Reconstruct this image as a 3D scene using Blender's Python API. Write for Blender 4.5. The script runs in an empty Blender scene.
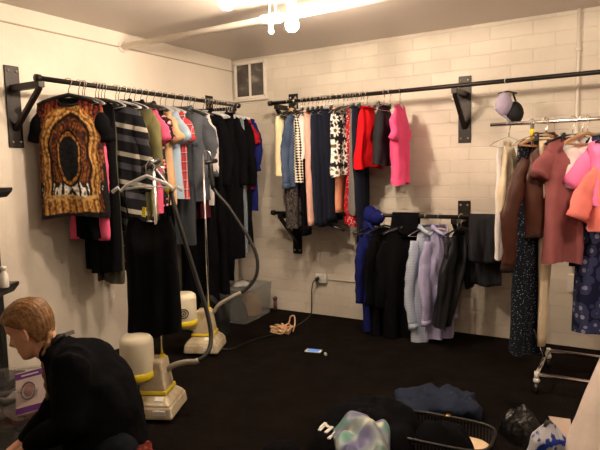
import bpy, math, random
from mathutils import Vector, Matrix, noise
R = math.radians
sc = bpy.context.scene
COL = sc.collection
# ------------------------------------------------------------------ camera
F, PIT, YAW, ROLL = 567.16, -0.097364, 0.544165, -0.022557
CP = Vector((3.5582, -4.6756, 1.3936))
fw = Vector((-math.sin(YAW)*math.cos(PIT), math.cos(YAW)*math.cos(PIT), math.sin(PIT)))
r0 = Vector((math.cos(YAW), math.sin(YAW), 0)); u0 = r0.cross(fw)
rt = math.cos(ROLL)*r0 + math.sin(ROLL)*u0
up = math.cos(ROLL)*u0 - math.sin(ROLL)*r0
cd = bpy.data.cameras.new('camera'); cam = bpy.data.objects.new('camera', cd); COL.objects.link(cam)
cd.sensor_width = 36; cd.lens = 36*F/600; cd.clip_start = .05
Mx = Matrix((rt, up, -fw)).transposed().to_4x4(); Mx.translation = CP
cam.matrix_world = Mx; sc.camera = cam

def proj(P):
    d = Vector(P)-CP; z = d.dot(fw)
    return 300+F*d.dot(rt)/z, 225-F*d.dot(up)/z
def ray(px, py): return fw + rt*((px-300)/F) - up*((py-225)/F)
def at(px, py, ax, val):
    d = ray(px, py); i = 'xyz'.index(ax); return CP + d*((val-CP[i])/d[i])
def atd(px, py, dist): return CP + ray(px, py)*dist
def zat(P, py):
    lo, hi = -1.0, 3.0
    for _ in range(40):
        m = (lo+hi)/2
        if proj((P[0], P[1], m))[1] > py: lo = m
        else: hi = m
    return (lo+hi)/2
def on_rail(A, B, px):
    lo, hi = 0., 1.
    for _ in range(40):
        m = (lo+hi)/2; P = Vector(A).lerp(Vector(B), m)
        if proj(P)[0] < px: lo = m
        else: hi = m
    return Vector(A).lerp(Vector(B), (lo+hi)/2)
RL = ((.3, -2.6, 2.), (.3, -.3, 2.))
RB = ((.6, -.3, 2.), (4.3, -.3, 2.))
RW = ((.6, -.3, 1.), (2.8, -.3, 1.))
RK = ((2.6, -.75, 1.66), (4.3, -.75, 1.66))

# ------------------------------------------------------------------ materials
def mat(name, color, rough=.85, metal=0, spec=.3, pat=None, bump=None, sheen=0, **kw):
    m = bpy.data.materials.new(name); m.use_nodes = True
    nt = m.node_tree; b = nt.nodes['Principled BSDF']
    b.inputs['Base Color'].default_value = (*color, 1); b.inputs['Roughness'].default_value = rough
    b.inputs['Metallic'].default_value = metal; b.inputs['Specular IOR Level'].default_value = spec
    if sheen:
        b.inputs['Sheen Weight'].default_value = sheen
    N = lambda t: nt.nodes.new(t); L = nt.links.new
    tc = N('ShaderNodeTexCoord')
    if 'alpha' in kw: b.inputs['Alpha'].default_value = kw['alpha']
    if 'trans' in kw: b.inputs['Transmission Weight'].default_value = kw['trans']; b.inputs['IOR'].default_value = kw.get('ior', 1.15)
    if pat == 'vcol':
        a = N('ShaderNodeVertexColor'); a.layer_name = 'Col'; L(a.outputs[0], b.inputs['Base Color'])
    elif pat:
        pat(nt, N, L, tc, b)
    else:   # slight dye variation
        n = N('ShaderNodeTexNoise'); n.inputs['Scale'].default_value = kw.get('vs', 9); n.inputs['Detail'].default_value = 3
        L(tc.outputs['Object'], n.inputs['Vector'])
        mx = N('ShaderNodeMix'); mx.data_type = 'RGBA'; v = kw.get('var', .18)
        mx.inputs['A'].default_value = (*[c*(1-v) for c in color], 1); mx.inputs['B'].default_value = (*[min(1, c*(1+v)) for c in color], 1)
        L(n.outputs['Fac'], mx.inputs['Factor']); L(mx.outputs['Result'], b.inputs['Base Color'])
    if bump:
        n = N('ShaderNodeTexNoise'); n.inputs['Scale'].default_value = bump[0]; n.inputs['Detail'].default_value = 4
        L(tc.outputs['Object'], n.inputs['Vector'])
        bp = N('ShaderNodeBump'); bp.inputs['Strength'].default_value = bump[1]; bp.inputs['Distance'].default_value = bump[2] if len(bump) > 2 else .004
        L(n.outputs['Fac'], bp.inputs['Height']); L(bp.outputs['Normal'], b.inputs['Normal'])
    return m
def cloth(name, color, **kw):
    kw.setdefault('bump', (60, .35)); kw.setdefault('rough', .9); kw.setdefault('spec', .15)
    return mat(name, color, **kw)
def ramp(N, stops, const=True):
    r = N('ShaderNodeValToRGB'); e = r.color_ramp
    if const: e.interpolation = 'CONSTANT'
    while len(e.elements) < len(stops): e.elements.new(.5)
    for el, (p, c) in zip(e.elements, stops): el.position = p; el.color = (*c, 1)
    return r
def stripes(freq, stops, axis='Z', const=True, warp=0):
    def f(nt, N, L, tc, b):
        s = N('ShaderNodeSeparateXYZ'); L(tc.outputs['Object'], s.inputs[0])
        m = N('ShaderNodeMath'); m.operation = 'MULTIPLY'; m.inputs[1].default_value = freq; wv = N('ShaderNodeMath'); wv.operation = 'MULTIPLY_ADD'; wv.inputs[1].default_value = warp; L(s.outputs['X'], wv.inputs[0]); L(s.outputs[axis], wv.inputs[2]); L(wv.outputs[0], m.inputs[0])
        fr = N('ShaderNodeMath'); fr.operation = 'FRACT'; L(m.outputs[0], fr.inputs[0])
        r = ramp(N, stops, const); L(fr.outputs[0], r.inputs[0]); L(r.outputs[0], b.inputs['Base Color'])
    return f
def spots(scale, bg, fg, th=.3, third=None):
    def f(nt, N, L, tc, b):
        v = N('ShaderNodeTexVoronoi'); v.inputs['Scale'].default_value = scale; L(tc.outputs['Object'], v.inputs['Vector'])
        st = [(0, fg), (th, bg)] if third is None else [(0, third), (th*.4, fg), (th, bg)]
        r = ramp(N, st); L(v.outputs['Distance'], r.inputs[0]); L(r.outputs[0], b.inputs['Base Color'])
    return f
def checks(scale, a, c):
    def f(nt, N, L, tc, b):
        mp = N('ShaderNodeMapping'); mp.inputs['Rotation'].default_value = (.0, R(45), .0); mp.inputs['Location'].default_value = (.003, .5, .003)
        mp.inputs['Scale'].default_value = (1, .01, 1)
        L(tc.outputs['Object'], mp.inputs[0])
        k = N('ShaderNodeTexChecker'); k.inputs['Scale'].default_value = scale; k.inputs['Color1'].default_value = (*a, 1); k.inputs['Color2'].default_value = (*c, 1)
        L(mp.outputs[0], k.inputs[0]); L(k.outputs[0], b.inputs['Base Color'])
    return f
def marble(scale, stops, dist=0, const=False):
    def f(nt, N, L, tc, b):
        n = N('ShaderNodeTexNoise'); n.inputs['Scale'].default_value = scale; n.inputs['Detail'].default_value = 4; n.inputs['Distortion'].default_value = dist
        L(tc.outputs['Object'], n.inputs['Vector']); r = ramp(N, stops, const); L(n.outputs['Fac'], r.inputs[0]); L(r.outputs[0], b.inputs['Base Color'])
    return f
def plaid(nt, N, L, tc, b):
    s = N('ShaderNodeSeparateXYZ'); L(tc.outputs['Object'], s.inputs[0]); outs = []
    for ax, fq in (('X', 14), ('Z', 14)):
        m = N('ShaderNodeMath'); m.operation = 'MULTIPLY'; m.inputs[1].default_value = fq; L(s.outputs[ax], m.inputs[0])
        q = N('ShaderNodeMath'); q.operation = 'FRACT'; L(m.outputs[0], q.inputs[0])
        r = ramp(N, [(0, (.5, .05, .06)), (.45, (.08, .03, .05)), (.6, (.6, .45, .4)), (.7, (.5, .05, .06))]); L(q.outputs[0], r.inputs[0]); outs.append(r)
    mx = N('ShaderNodeMix'); mx.data_type = 'RGBA'; mx.inputs['Factor'].default_value = .5
    L(outs[0].outputs[0], mx.inputs['A']); L(outs[1].outputs[0], mx.inputs['B']); L(mx.outputs['Result'], b.inputs['Base Color'])

BLK = cloth('black_cloth', (.003, .003, .004), spec=.08); BLK2 = cloth('black_wool', (.0036, .0036, .0048), spec=.06, bump=(120, .6))
BLK3 = cloth('black_satin', (.005, .005, .006), rough=.6, spec=.3)
BLACKMETAL = mat('black_steel', (.018, .013, .011), rough=.42, metal=.5, spec=.5)
BOLT = mat('bolt_steel', (.5, .45, .4), rough=.35, metal=1)
CHROME = mat('chrome', (.75, .73, .72), rough=.2, metal=1, var=.02)
CLEAR = mat('clear_plastic', (.62, .62, .62), rough=.2, spec=.7, alpha=.65)
WPLAST = mat('white_plastic', (.75, .73, .68), rough=.4, spec=.5, var=.04)
BPLAST = mat('black_plastic', (.012, .012, .012), rough=.35, spec=.5)
WOOD = mat('hanger_wood', (.42, .24, .12), rough=.5)
WALLP = mat('painted_trim', (.8, .74, .66), rough=.6, var=.03)

# ------------------------------------------------------------------ mesh builder
class M:
    def __init__(s): s.v = []; s.f = []; s.c = None
    def add(s, vs, fs):
        o = len(s.v); s.v += [Vector(v) for v in vs]; s.f += [tuple(i+o for i in f) for f in fs]; return s
    def box(s, c, d, rot=None):
        x, y, z = d[0]/2, d[1]/2, d[2]/2; c = Vector(c)
        vs = [Vector(p) for p in ((-x,-y,-z),(x,-y,-z),(x,y,-z),(-x,y,-z),(-x,-y,z),(x,-y,z),(x,y,z),(-x,y,z))]
        if rot: vs = [rot @ v for v in vs]
        return s.add([c+v for v in vs], [(0,3,2,1),(4,5,6,7),(0,1,5,4),(1,2,6,5),(2,3,7,6),(3,0,4,7)])
    def taper(s, z0, a0, b0, z1, a1, b1, c0=(0,0), c1=(0,0)):
        vs = [(c0[0]+i*a0/2, c0[1]+j*b0/2, z0) for i, j in ((-1,-1),(1,-1),(1,1),(-1,1))]+[(c1[0]+i*a1/2, c1[1]+j*b1/2, z1) for i, j in ((-1,-1),(1,-1),(1,1),(-1,1))]
        return s.add(vs, [(0,3,2,1),(4,5,6,7),(0,1,5,4),(1,2,6,5),(2,3,7,6),(3,0,4,7)])
    def tube(s, pts, r, n=10, ry=None, ref=None, closed=False, wob=0, seed=0):
        pts = [Vector(p) for p in pts]; k = len(pts)
        rs = r if isinstance(r, (list, tuple)) else [r]*k
        rys = ry if isinstance(ry, (list, tuple)) else ([ry]*k if ry else rs)
        vs = []; prev = None
        for i, p in enumerate(pts):
            if closed: t = pts[(i+1) % k]-pts[i-1]
            else: t = pts[min(i+1, k-1)]-pts[max(i-1, 0)]
            t.normalize()
            if ref is not None: b = Vector(ref) - t*t.dot(Vector(ref))
            elif prev is None:
                b = t.orthogonal()
            else: b = prev - t*t.dot(prev)
            b.normalize(); prev = b; a = t.cross(b)
            for j in range(n):
                g = 2*math.pi*j/n; w = 1
                if wob: w = 1+wob*noise.noise(Vector((math.cos(g)*1.5+seed*7, math.sin(g)*1.5, i*.55)))
                vs.append(p + a*(rs[i]*w*math.cos(g)) + b*(rys[i]*w*math.sin(g)))
        fs = [(i*n+j, i*n+(j+1) % n, (i+1)*n+(j+1) % n, (i+1)*n+j) for i in range(k-1) for j in range(n)]
        if closed: fs += [((k-1)*n+j, (k-1)*n+(j+1) % n, (j+1) % n, j) for j in range(n)]
        else: fs += [tuple(range(n-1, -1, -1)), tuple((k-1)*n+j for j in range(n))]
        return s.add(vs, fs)
    def lathe(s, prof, n=24, c=(0,0,0), sx=1, sy=1):
        c = Vector(c); vs = [c+Vector((r*sx*math.cos(2*math.pi*j/n), r*sy*math.sin(2*math.pi*j/n), z)) for r, z in prof for j in range(n)]
        k = len(prof)
        fs = [(i*n+j, i*n+(j+1) % n, (i+1)*n+(j+1) % n, (i+1)*n+j) for i in range(k-1) for j in range(n)]
        fs += [tuple(range(n-1, -1, -1)), tuple((k-1)*n+j for j in range(n))]
        return s.add(vs, fs)
    def ball(s, c, r, n=12, sc_=(1,1,1)):
        prof = [(max(.001, math.sin(math.pi*i/n))*r, -math.cos(math.pi*i/n)*r*sc_[2]) for i in range(n+1)]
        return s.lathe(prof, n*2 if n < 12 else 20, c, sc_[0], sc_[1])
    def grid(s, fn, nu, nv, wrap=False):
        cu = nu if wrap else nu+1
        vs = [fn(i/nu, j/nv) for j in range(nv+1) for i in range(cu)]
        fs = [(j*cu+i, j*cu+(i+1) % cu, (j+1)*cu+(i+1) % cu, (j+1)*cu+i) for j in range(nv) for i in range(nu)]
        return s.add(vs, fs)
    def build(s, name, m, parent=None, smooth=True, bevel=0, thick=0, loc=None, rot=None, colfn=None, sub=0):
        me = bpy.data.meshes.new(name); me.from_pydata([tuple(v) for v in s.v], [], s.f); me.update()
        if colfn:
            ca = me.color_attributes.new('Col', 'FLOAT_COLOR', 'POINT')
            for i, v in enumerate(s.v): ca.data[i].color = (*colfn(v), 1)
        o = bpy.data.objects.new(name, me); COL.objects.link(o); me.materials.append(m)
        if smooth: me.polygons.foreach_set('use_smooth', [True]*len(me.polygons))
        if parent: o.parent = parent
        if loc is not None: o.location = loc
        if rot is not None: o.rotation_euler = rot
        if thick:
            t = o.modifiers.new('t', 'SOLIDIFY'); t.thickness = thick; t.offset = 0
        if bevel:
            b = o.modifiers.new('b', 'BEVEL'); b.width = bevel; b.segments = 2; b.limit_method = 'ANGLE'
            if smooth: b.harden_normals = False
        if sub:
            b = o.modifiers.new('s', 'SUBSURF'); b.levels = sub; b.render_levels = sub
        return o
def tag(o, label, cat, group=None):
    o['label'] = label; o['category'] = cat
    if group: o['group'] = group
    return o
def thing(name, label, cat, loc=(0,0,0), rz=0, group=None):
    o = bpy.data.objects.new(name, None); COL.objects.link(o); o.location = loc; o.rotation_euler = (0, 0, rz); o.empty_display_size = .05
    return tag(o, label, cat, group)
def struct(o): o['kind'] = 'structure'; return o
def copy_thing(src, loc, rz, label=None, group=None):
    c = src.copy(); COL.objects.link(c); c.location = loc; c.rotation_euler = (0, 0, rz)
    if label: c['label'] = label
    if group: c['group'] = group
    for ch in src.children:
        d = ch.copy(); COL.objects.link(d); d.parent = c
        for g in ch.children:
            e = g.copy(); COL.objects.link(e); e.parent = d
    return c
def smooth(x): x = max(0, min(1, x)); return x*x*(3-2*x)
def interp(tab, v):
    for (a, x), (b, y) in zip(tab, tab[1:]):
        if v <= b: return x+(y-x)*((v-a)/(b-a) if b > a else 0)
    return tab[-1][1]

# ------------------------------------------------------------------ room
H = 2.5; XR, YF = 5.6, -6.6
def wallpaint(nt, N, L, tc, b):
    n = N('ShaderNodeTexNoise'); n.inputs['Scale'].default_value = 1.7; n.inputs['Detail'].default_value = 5; L(tc.outputs['Object'], n.inputs['Vector'])
    r = ramp(N, [(.3, (.70, .63, .54)), (.7, (.78, .72, .63))], False); L(n.outputs['Fac'], r.inputs[0]); L(r.outputs[0], b.inputs['Base Color'])
PLASTER = mat('painted_plaster', (.76, .7, .6), rough=.55, spec=.3, pat=wallpaint, bump=(14, .25, .01))
def blocks(nt, N, L, tc, b):
    mp = N('ShaderNodeMapping'); mp.inputs['Rotation'].default_value = (R(-90), 0, 0); L(tc.outputs['Object'], mp.inputs[0])
    w = N('ShaderNodeTexNoise'); w.inputs['Scale'].default_value = 5; L(mp.outputs[0], w.inputs['Vector'])
    mv = N('ShaderNodeMix'); mv.data_type = 'VECTOR'; mv.inputs['Factor'].default_value = .012; L(mp.outputs[0], mv.inputs['A']); L(w.outputs['Color'], mv.inputs['B'])
    k = N('ShaderNodeTexBrick'); L(mv.outputs['Result'], k.inputs['Vector'])
    k.inputs['Scale'].default_value = 1; k.inputs['Brick Width'].default_value = .31; k.inputs['Row Height'].default_value = .102
    k.inputs['Mortar Size'].default_value = .004; k.inputs['Mortar Smooth'].default_value = .7
    k.inputs['Color1'].default_value = (.78, .72, .62, 1); k.inputs['Color2'].default_value = (.71, .64, .55, 1); k.inputs['Mortar'].default_value = (.71, .645, .56, 1)
    n = N('ShaderNodeTexNoise'); n.inputs['Scale'].default_value = 2.3; n.inputs['Detail'].default_value = 6; L(tc.outputs['Object'], n.inputs['Vector'])
    r = ramp(N, [(.35, (.84, .83, .82)), (.65, (1, 1, 1))], False); L(n.outputs['Fac'], r.inputs[0])
    mx = N('ShaderNodeMix'); mx.data_type = 'RGBA'; mx.blend_type = 'MULTIPLY'; mx.inputs['Factor'].default_value = 1
    L(k.outputs['Color'], mx.inputs['A']); L(r.outputs[0], mx.inputs['B']); L(mx.outputs['Result'], b.inputs['Base Color'])
    n2 = N('ShaderNodeTexNoise'); n2.inputs['Scale'].default_value = 22; n2.inputs['Detail'].default_value = 4; L(tc.outputs['Object'], n2.inputs['Vector'])
    ad = N('ShaderNodeMath'); ad.operation = 'MULTIPLY_ADD'; ad.inputs[1].default_value = -1.4; L(k.outputs['Fac'], ad.inputs[0]); L(n2.outputs['Fac'], ad.inputs[2])
    bp = N('ShaderNodeBump'); bp.inputs['Strength'].default_value = .5; bp.inputs['Distance'].default_value = .005
    L(ad.outputs[0], bp.inputs['Height']); L(bp.outputs['Normal'], b.inputs['Normal'])
BLOCK = mat('white_painted_brick', (.75, .7, .6), rough=.5, spec=.35, pat=blocks)
CEIL = mat('ceiling_paint', (.64, .575, .52), rough=.45, spec=.4, var=.05, vs=1.5)
def carpetp(nt, N, L, tc, b):
    n = N('ShaderNodeTexNoise'); n.inputs['Scale'].default_value = 5; n.inputs['Detail'].default_value = 8; n.inputs['Roughness'].default_value = .7; L(tc.outputs['Object'], n.inputs['Vector'])
    r = ramp(N, [(.35, (.006, .0045, .004)), (.7, (.017, .012, .010))], False); L(n.outputs['Fac'], r.inputs[0]); L(r.outputs[0], b.inputs['Base Color'])
CARPET = mat('black_carpet', (.01, .01, .01), rough=1, spec=.05, pat=carpetp, bump=(160, 1, .02))
def slab(name, c, d, m): return struct(M().box(c, d).build(name, m, smooth=False))
slab('floor', (XR/2, YF/2, -.05), (XR+.2, -YF+.2, .1), CARPET)
slab('ceiling', (XR/2, YF/2, H+.05), (XR+.2, -YF+.2, .1), CEIL)
slab('wall_back', (XR/2, .05, H/2), (XR+.2, .1, H), BLOCK)
slab('wall_left', (-.05, YF/2-.05, H/2), (.1, -YF, H), PLASTER)
slab('wall_right', (XR+.05, YF/2-.05, H/2), (.1, -YF, H), PLASTER)
slab('wall_front', (XR/2, YF-.05, H/2), (XR, .1, H), PLASTER)
slab('shadow_strip_1', (.006, YF/2, 2.384), (.012, -YF, .008), mat('ledge_shadow_line', (.45, .36, .28), rough=.8))  # thin strip along the ledge, its shadow line put into the dark colour
# small two pane window high in the corner
wn = struct(M().box((.2, -.002, 2.285), (.33, .006, .32)).build('window_1', mat('window_recess', (.05, .045, .04)), smooth=False))
m = M()
for c, d in (((.2,-.015,2.455),(.38,.03,.03)), ((.2,-.015,2.115),(.38,.03,.03)), ((.022,-.015,2.285),(.025,.03,.34)), ((.378,-.015,2.285),(.025,.03,.34)), ((.2,-.015,2.285),(.018,.028,.34))): m.box(c, d)
m.build('window_frame', WALLP, wn, smooth=False, bevel=.003)
PANE = mat('dusty_dark_glass', (.1, .09, .08), rough=.3, spec=.5, pat=marble(7, [(.35, (.06, .05, .045)), (.55, (.10, .09, .08)), (.75, (.36, .32, .28))], .5))
for x in (.113, .287): M().box((x, -.008, 2.285), (.155, .006, .31)).build('pane', PANE, wn, smooth=False)
M().box((.2, -.02, 2.09), (.42, .04, .015)).build('window_sill', WALLP, wn, smooth=False, bevel=.003)

# ceiling pipe, lamps
pp = thing('sprinkler_pipe', 'long white pipe running under the ceiling from the left wall', 'pipe', (0, -1.45, 2.39))
M().tube([(0,0,0),(4.6,0,0)], .024, 16).build('pipe', WALLP, pp)
q = at(268, 22, 'y', -1.45)
M().tube([(q.x-.05,0,0),(q.x+.1,0,0)], .034, 16).tube([(q.x+.02,0,0),(q.x+.02,0,-.075)], .016, 12).ball((q.x+.02,0,-.08), .02).build('sprinkler_fitting', WALLP, pp)
for dx in (.015, .06): M().tube([(q.x+dx,0,.0),(q.x+dx-.0,0,.11)], .005, 8).build('hanger_rod', WALLP, pp)
M().tube([(.001,0,0),(.012,0,0)], .045, 18).build('wall_collar', WALLP, pp)
def emis(name, col, s):
    m = bpy.data.materials.new(name); m.use_nodes = True; b = m.node_tree.nodes['Principled BSDF']
    b.inputs['Base Color'].default_value = (*col, 1); b.inputs['Emission Color'].default_value = (*col, 1); b.inputs['Emission Strength'].default_value = s; return m
LAMP = emis('lamp_glow', (1, .73, .46), 1)
LAMP_E = 1.0
def lamp(loc, label, power):
    x, y, z = loc
    t = thing('ceiling_lamp', label, 'lamp', (x, y, z))
    lm = emis('lamp_glow', (1, .80, .60), power)
    M().lathe([(.012,.055),(.02,.05),(.034,.03),(.043,.0),(.04,-.025),(.025,-.042),(.004,-.048)], 20).build('bulb', lm, t)
    M().lathe([(.02,.052),(.022,.06),(.022,.09),(.03,.1),(.03,H-z-.02),(.05,H-z-.015),(.05,H-z)], 20).build('lamp_holder', WALLP, t)
LP = 96
b1 = at(292, 24, 'z', 2.31); b2 = at(227, 1, 'z', 2.31)
lamp(b1, 'glowing bare ceiling bulb beside the white pipe fitting', LP)
lamp(b2, 'glowing ceiling bulb at the top edge, left of the pipe fitting', LP)
lamp((3.9, -1.9, 2.31), 'ceiling bulb lighting the rolling rack from the right', LP)
lamp((3.3, -3.9, 2.31), 'ceiling bulb above the photographer', LP*.3)

# ------------------------------------------------------------------ wall rails
def bracket(parent, o, nrm, reach=.3, armz=0, brace=True, plate=(.1, .53)):
    """plate centred below o (on the wall), arm along nrm"""
    o = Vector(o); n = Vector(nrm); t = Vector((-n.y, n.x, 0)) if abs(n.z) < .1 else None
    rot = Matrix((t, n, Vector((0,0,1)))).transposed()
    br = M().box(o + n*.006 + Vector((0,0,-.155)), (plate[0], .012, plate[1]), rot).build('bracket_plate', BLACKMETAL, parent, smooth=False, bevel=.002)
    for i in (-1, 1):
        for z in (.075, -.385): M().ball(o + t*i*.028 + n*.013 + Vector((0,0,z)), .009, 8, (1,1,1)).build('bolt', BOLT, br)
    M().box(o + n*(reach/2+.012) + Vector((0,0,armz)), (.045, reach, .04), rot).build('bracket_arm', BLACKMETAL, parent, smooth=False, bevel=.003)
    a = o + n*(reach-.02) + Vector((0,0,armz-.03)); c = o + n*.02 + Vector((0,0,armz-.26)); d = (a-c)
    yv = d.normalized(); zv = t.cross(yv)
    M().box((a+c)/2, (.035, d.length+.03, .022), Matrix((t, yv, zv)).transposed()).build('brace', BLACKMETAL, parent, smooth=False, bevel=.002)
def rail(label, A, B, brs, nrm):
    t = thing('wall_rail', label, 'rail')
    A = Vector(A); B = Vector(B); d = (B-A).normalized()
    M().tube([A, B], .0165, 16).build('rail_pipe', BLACKMETAL, t)
    for e, s in ((A, 1), (B, -1)): M().tube([e-d*s*.012, e+d*s*.02], .024, 16).build('end_cap', BLACKMETAL, t)
    for o in brs: bracket(t, o, nrm, armz=-.035)
    return t
rail('upper black pipe clothes rail bracketed to the left wall', (.3,-2.42,2), (.3,-.36,2), [(0,-2.4,2),(0,-.42,2)], (1,0,0))
rail('long upper black pipe clothes rail on the white brick wall', (.62,-.3,2), (4.5,-.3,2), [(.69,0,2),(2.31,0,2),(3.95,0,2)], (0,-1,0))
rail('lower black pipe clothes rail on the white brick wall', (.62,-.3,1), (2.72,-.3,1), [(.7,0,1),(2.31,0,1)], (0,-1,0))

# ------------------------------------------------------------------ hangers
def hook(m, top=.0, drop=.08, r=.026):
    pts = [(-r*.8, 0, -r*.55)] + [(math.cos(a)*-r, 0, math.sin(a)*r) for a in [R(x) for x in range(0, 200, 25)]] + [(r*.35, 0, -r*1.1), (0, 0, -r*1.7), (0, 0, -drop)]
    return m.tube(pts, .0028, 8)
protos = {}
HL = {'plastic': ('thin black plastic clothes hanger hooked over a rail', 'black hangers on the rails'),
      'wire': ('pale steel wire hanger hook over the rail', 'wire hangers on the rails'),
      'clear': ('clear plastic clothes hanger on a rail', 'clear hangers on the rails'),
      'clip': ('clear clip hanger gripping a waistband under the rail', 'clip hangers under the rails'),
      'broad': ('broad shouldered black hanger inside a collar', 'broad black hangers'),
      'wood': ('slim natural wooden hanger on the rolling rack', 'wooden hangers')}
def make_hanger(kind):
    t = thing('clothes_hanger', HL[kind][0], 'hanger', group=HL[kind][1])
    hm = {'plastic': CHROME, 'wire': CHROME, 'clear': CHROME, 'clip': CHROME, 'broad': CHROME, 'wood': CHROME}[kind]
    hook(M()).build('hook', hm, t)
    if kind == 'clip':
        M().tube([(-.15,0,-.085),(.15,0,-.085)], .005, 8).build('bar', CLEAR, t)
        for x in (-.13, .13): M().box((x,0,-.1), (.02,.022,.045)).build('clip', BPLAST, t, smooth=False, bevel=.002)
    else:
        mm = {'plastic': BPLAST, 'wire': CHROME, 'clear': CLEAR, 'broad': BPLAST, 'wood': WOOD}[kind]
        rr, ry = {'plastic': (.007,.006), 'wire': (.0025,.0025), 'clear': (.008,.005), 'broad': (.014,.03), 'wood': (.012,.008)}[kind]
        w = .2
        top = [(-w,0,-.145), (-w*.8,0,-.125), (-w*.4,0,-.1), (0,0,-.082), (w*.4,0,-.1), (w*.8,0,-.125), (w,0,-.145)]
        M().tube(top, rr, 10, ry=ry, ref=(0,1,0)).build('shoulder_bar', mm, t)
        if kind != 'broad': M().tube([(-w,0,-.145),(-w*.5,0,-.152),(w*.5,0,-.152),(w,0,-.145)], rr*.6, 8).build('lower_bar', mm, t)
    return t
def hanger(kind, P, rz):
    if kind not in protos:
        o = make_hanger(kind); protos[kind] = o; o.location = P; o.rotation_euler = (0,0,rz); return o
    return copy_thing(protos[kind], P, rz)

# ------------------------------------------------------------------ garments
def body_mesh(w, z0, z1, t=.05, slope=.055, neck=.3, dipf=.05, dipb=.012, prof=None, A=.014, k=4, seed=0, nu=26, nv=26, hem=.012, skew=0):
    rnd = random.Random(seed); ph = [rnd.uniform(0, 6.28) for _ in range(6)]
    prof = prof or [(0, .94), (.12, 1), (.3, .93), (1, 1.02)]
    m = M(); n2 = 2*nu
    def f(a, v):
        i = a*n2; back = i > nu
        u = -1+2*i/nu if not back else 1-2*(i-nu)/nu
        s = 1 if back else -1
        zt = z0 - slope*abs(u)**1.3
        if abs(u) < neck: zt -= (dipb if back else dipf)*math.sqrt(max(0, 1-(u/neck)**2))
        zb = z1 + hem*math.sin(3*u+ph[0]) + (hem if back else 0)
        z = zt+(zb-zt)*v
        e = math.sqrt(max(0, 1-u*u))
        th = t*(.3+.7*smooth(v/.25))*e**.8
        fo = A*(.15+v)*math.cos(math.pi*k*u/2+ph[1+back]+.9*math.sin(2*v+ph[3]))*e**.6
        fo += A*.6*(.1+v)*math.sin(math.pi*k*.8*u+ph[4]+v*2)*e
        fo += A*1.3*noise.noise(Vector((u*2.4+seed, v*3.5, s*3.3)))*smooth(v*3)*e**.5
        fo += A*.5*noise.noise(Vector((u*6+seed, v*7, s*1.3)))*smooth(v*3)*e
        x = w*interp(prof, v)*u + skew*v + .006*math.sin(7*v+ph[5])*v + A*.5*noise.noise(Vector((s*2, v*5, seed)))*v
        return (x, s*th+fo, z)
    m.grid(f, n2, nv, wrap=True)
    return m, prof
def sleeve(w, z0, slope, s, L, r0_=.075, r1=.05, spread=.05, seed=0, ry=.5, fwd=0):
    n = max(6, int(L/.03)); pts = []; rs = []; short = L <= .36
    for i in range(n+1):
        v = i/n
        if short: x = w*.80 + v*(spread+.03); z = z0-slope-r0_*.85-(L-.05)*v
        else:
            x = w*.80 + spread*math.sin(min(1, v*1.5)*math.pi/2) + .012*math.sin(v*9+seed)*v
            z = z0-slope-r0_*.6-(L-r0_)*v
        pts.append((s*x, -fwd*v+.01*math.sin(v*7+seed*2), z)); rs.append((r0_+(r1-r0_)*v)*(.62+.38*smooth(v*3.5)))
    return M().tube(pts, rs, 16, ry=[q*ry for q in rs], ref=(0,1,0), wob=.3, seed=seed+s)
SEED = [3]
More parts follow.
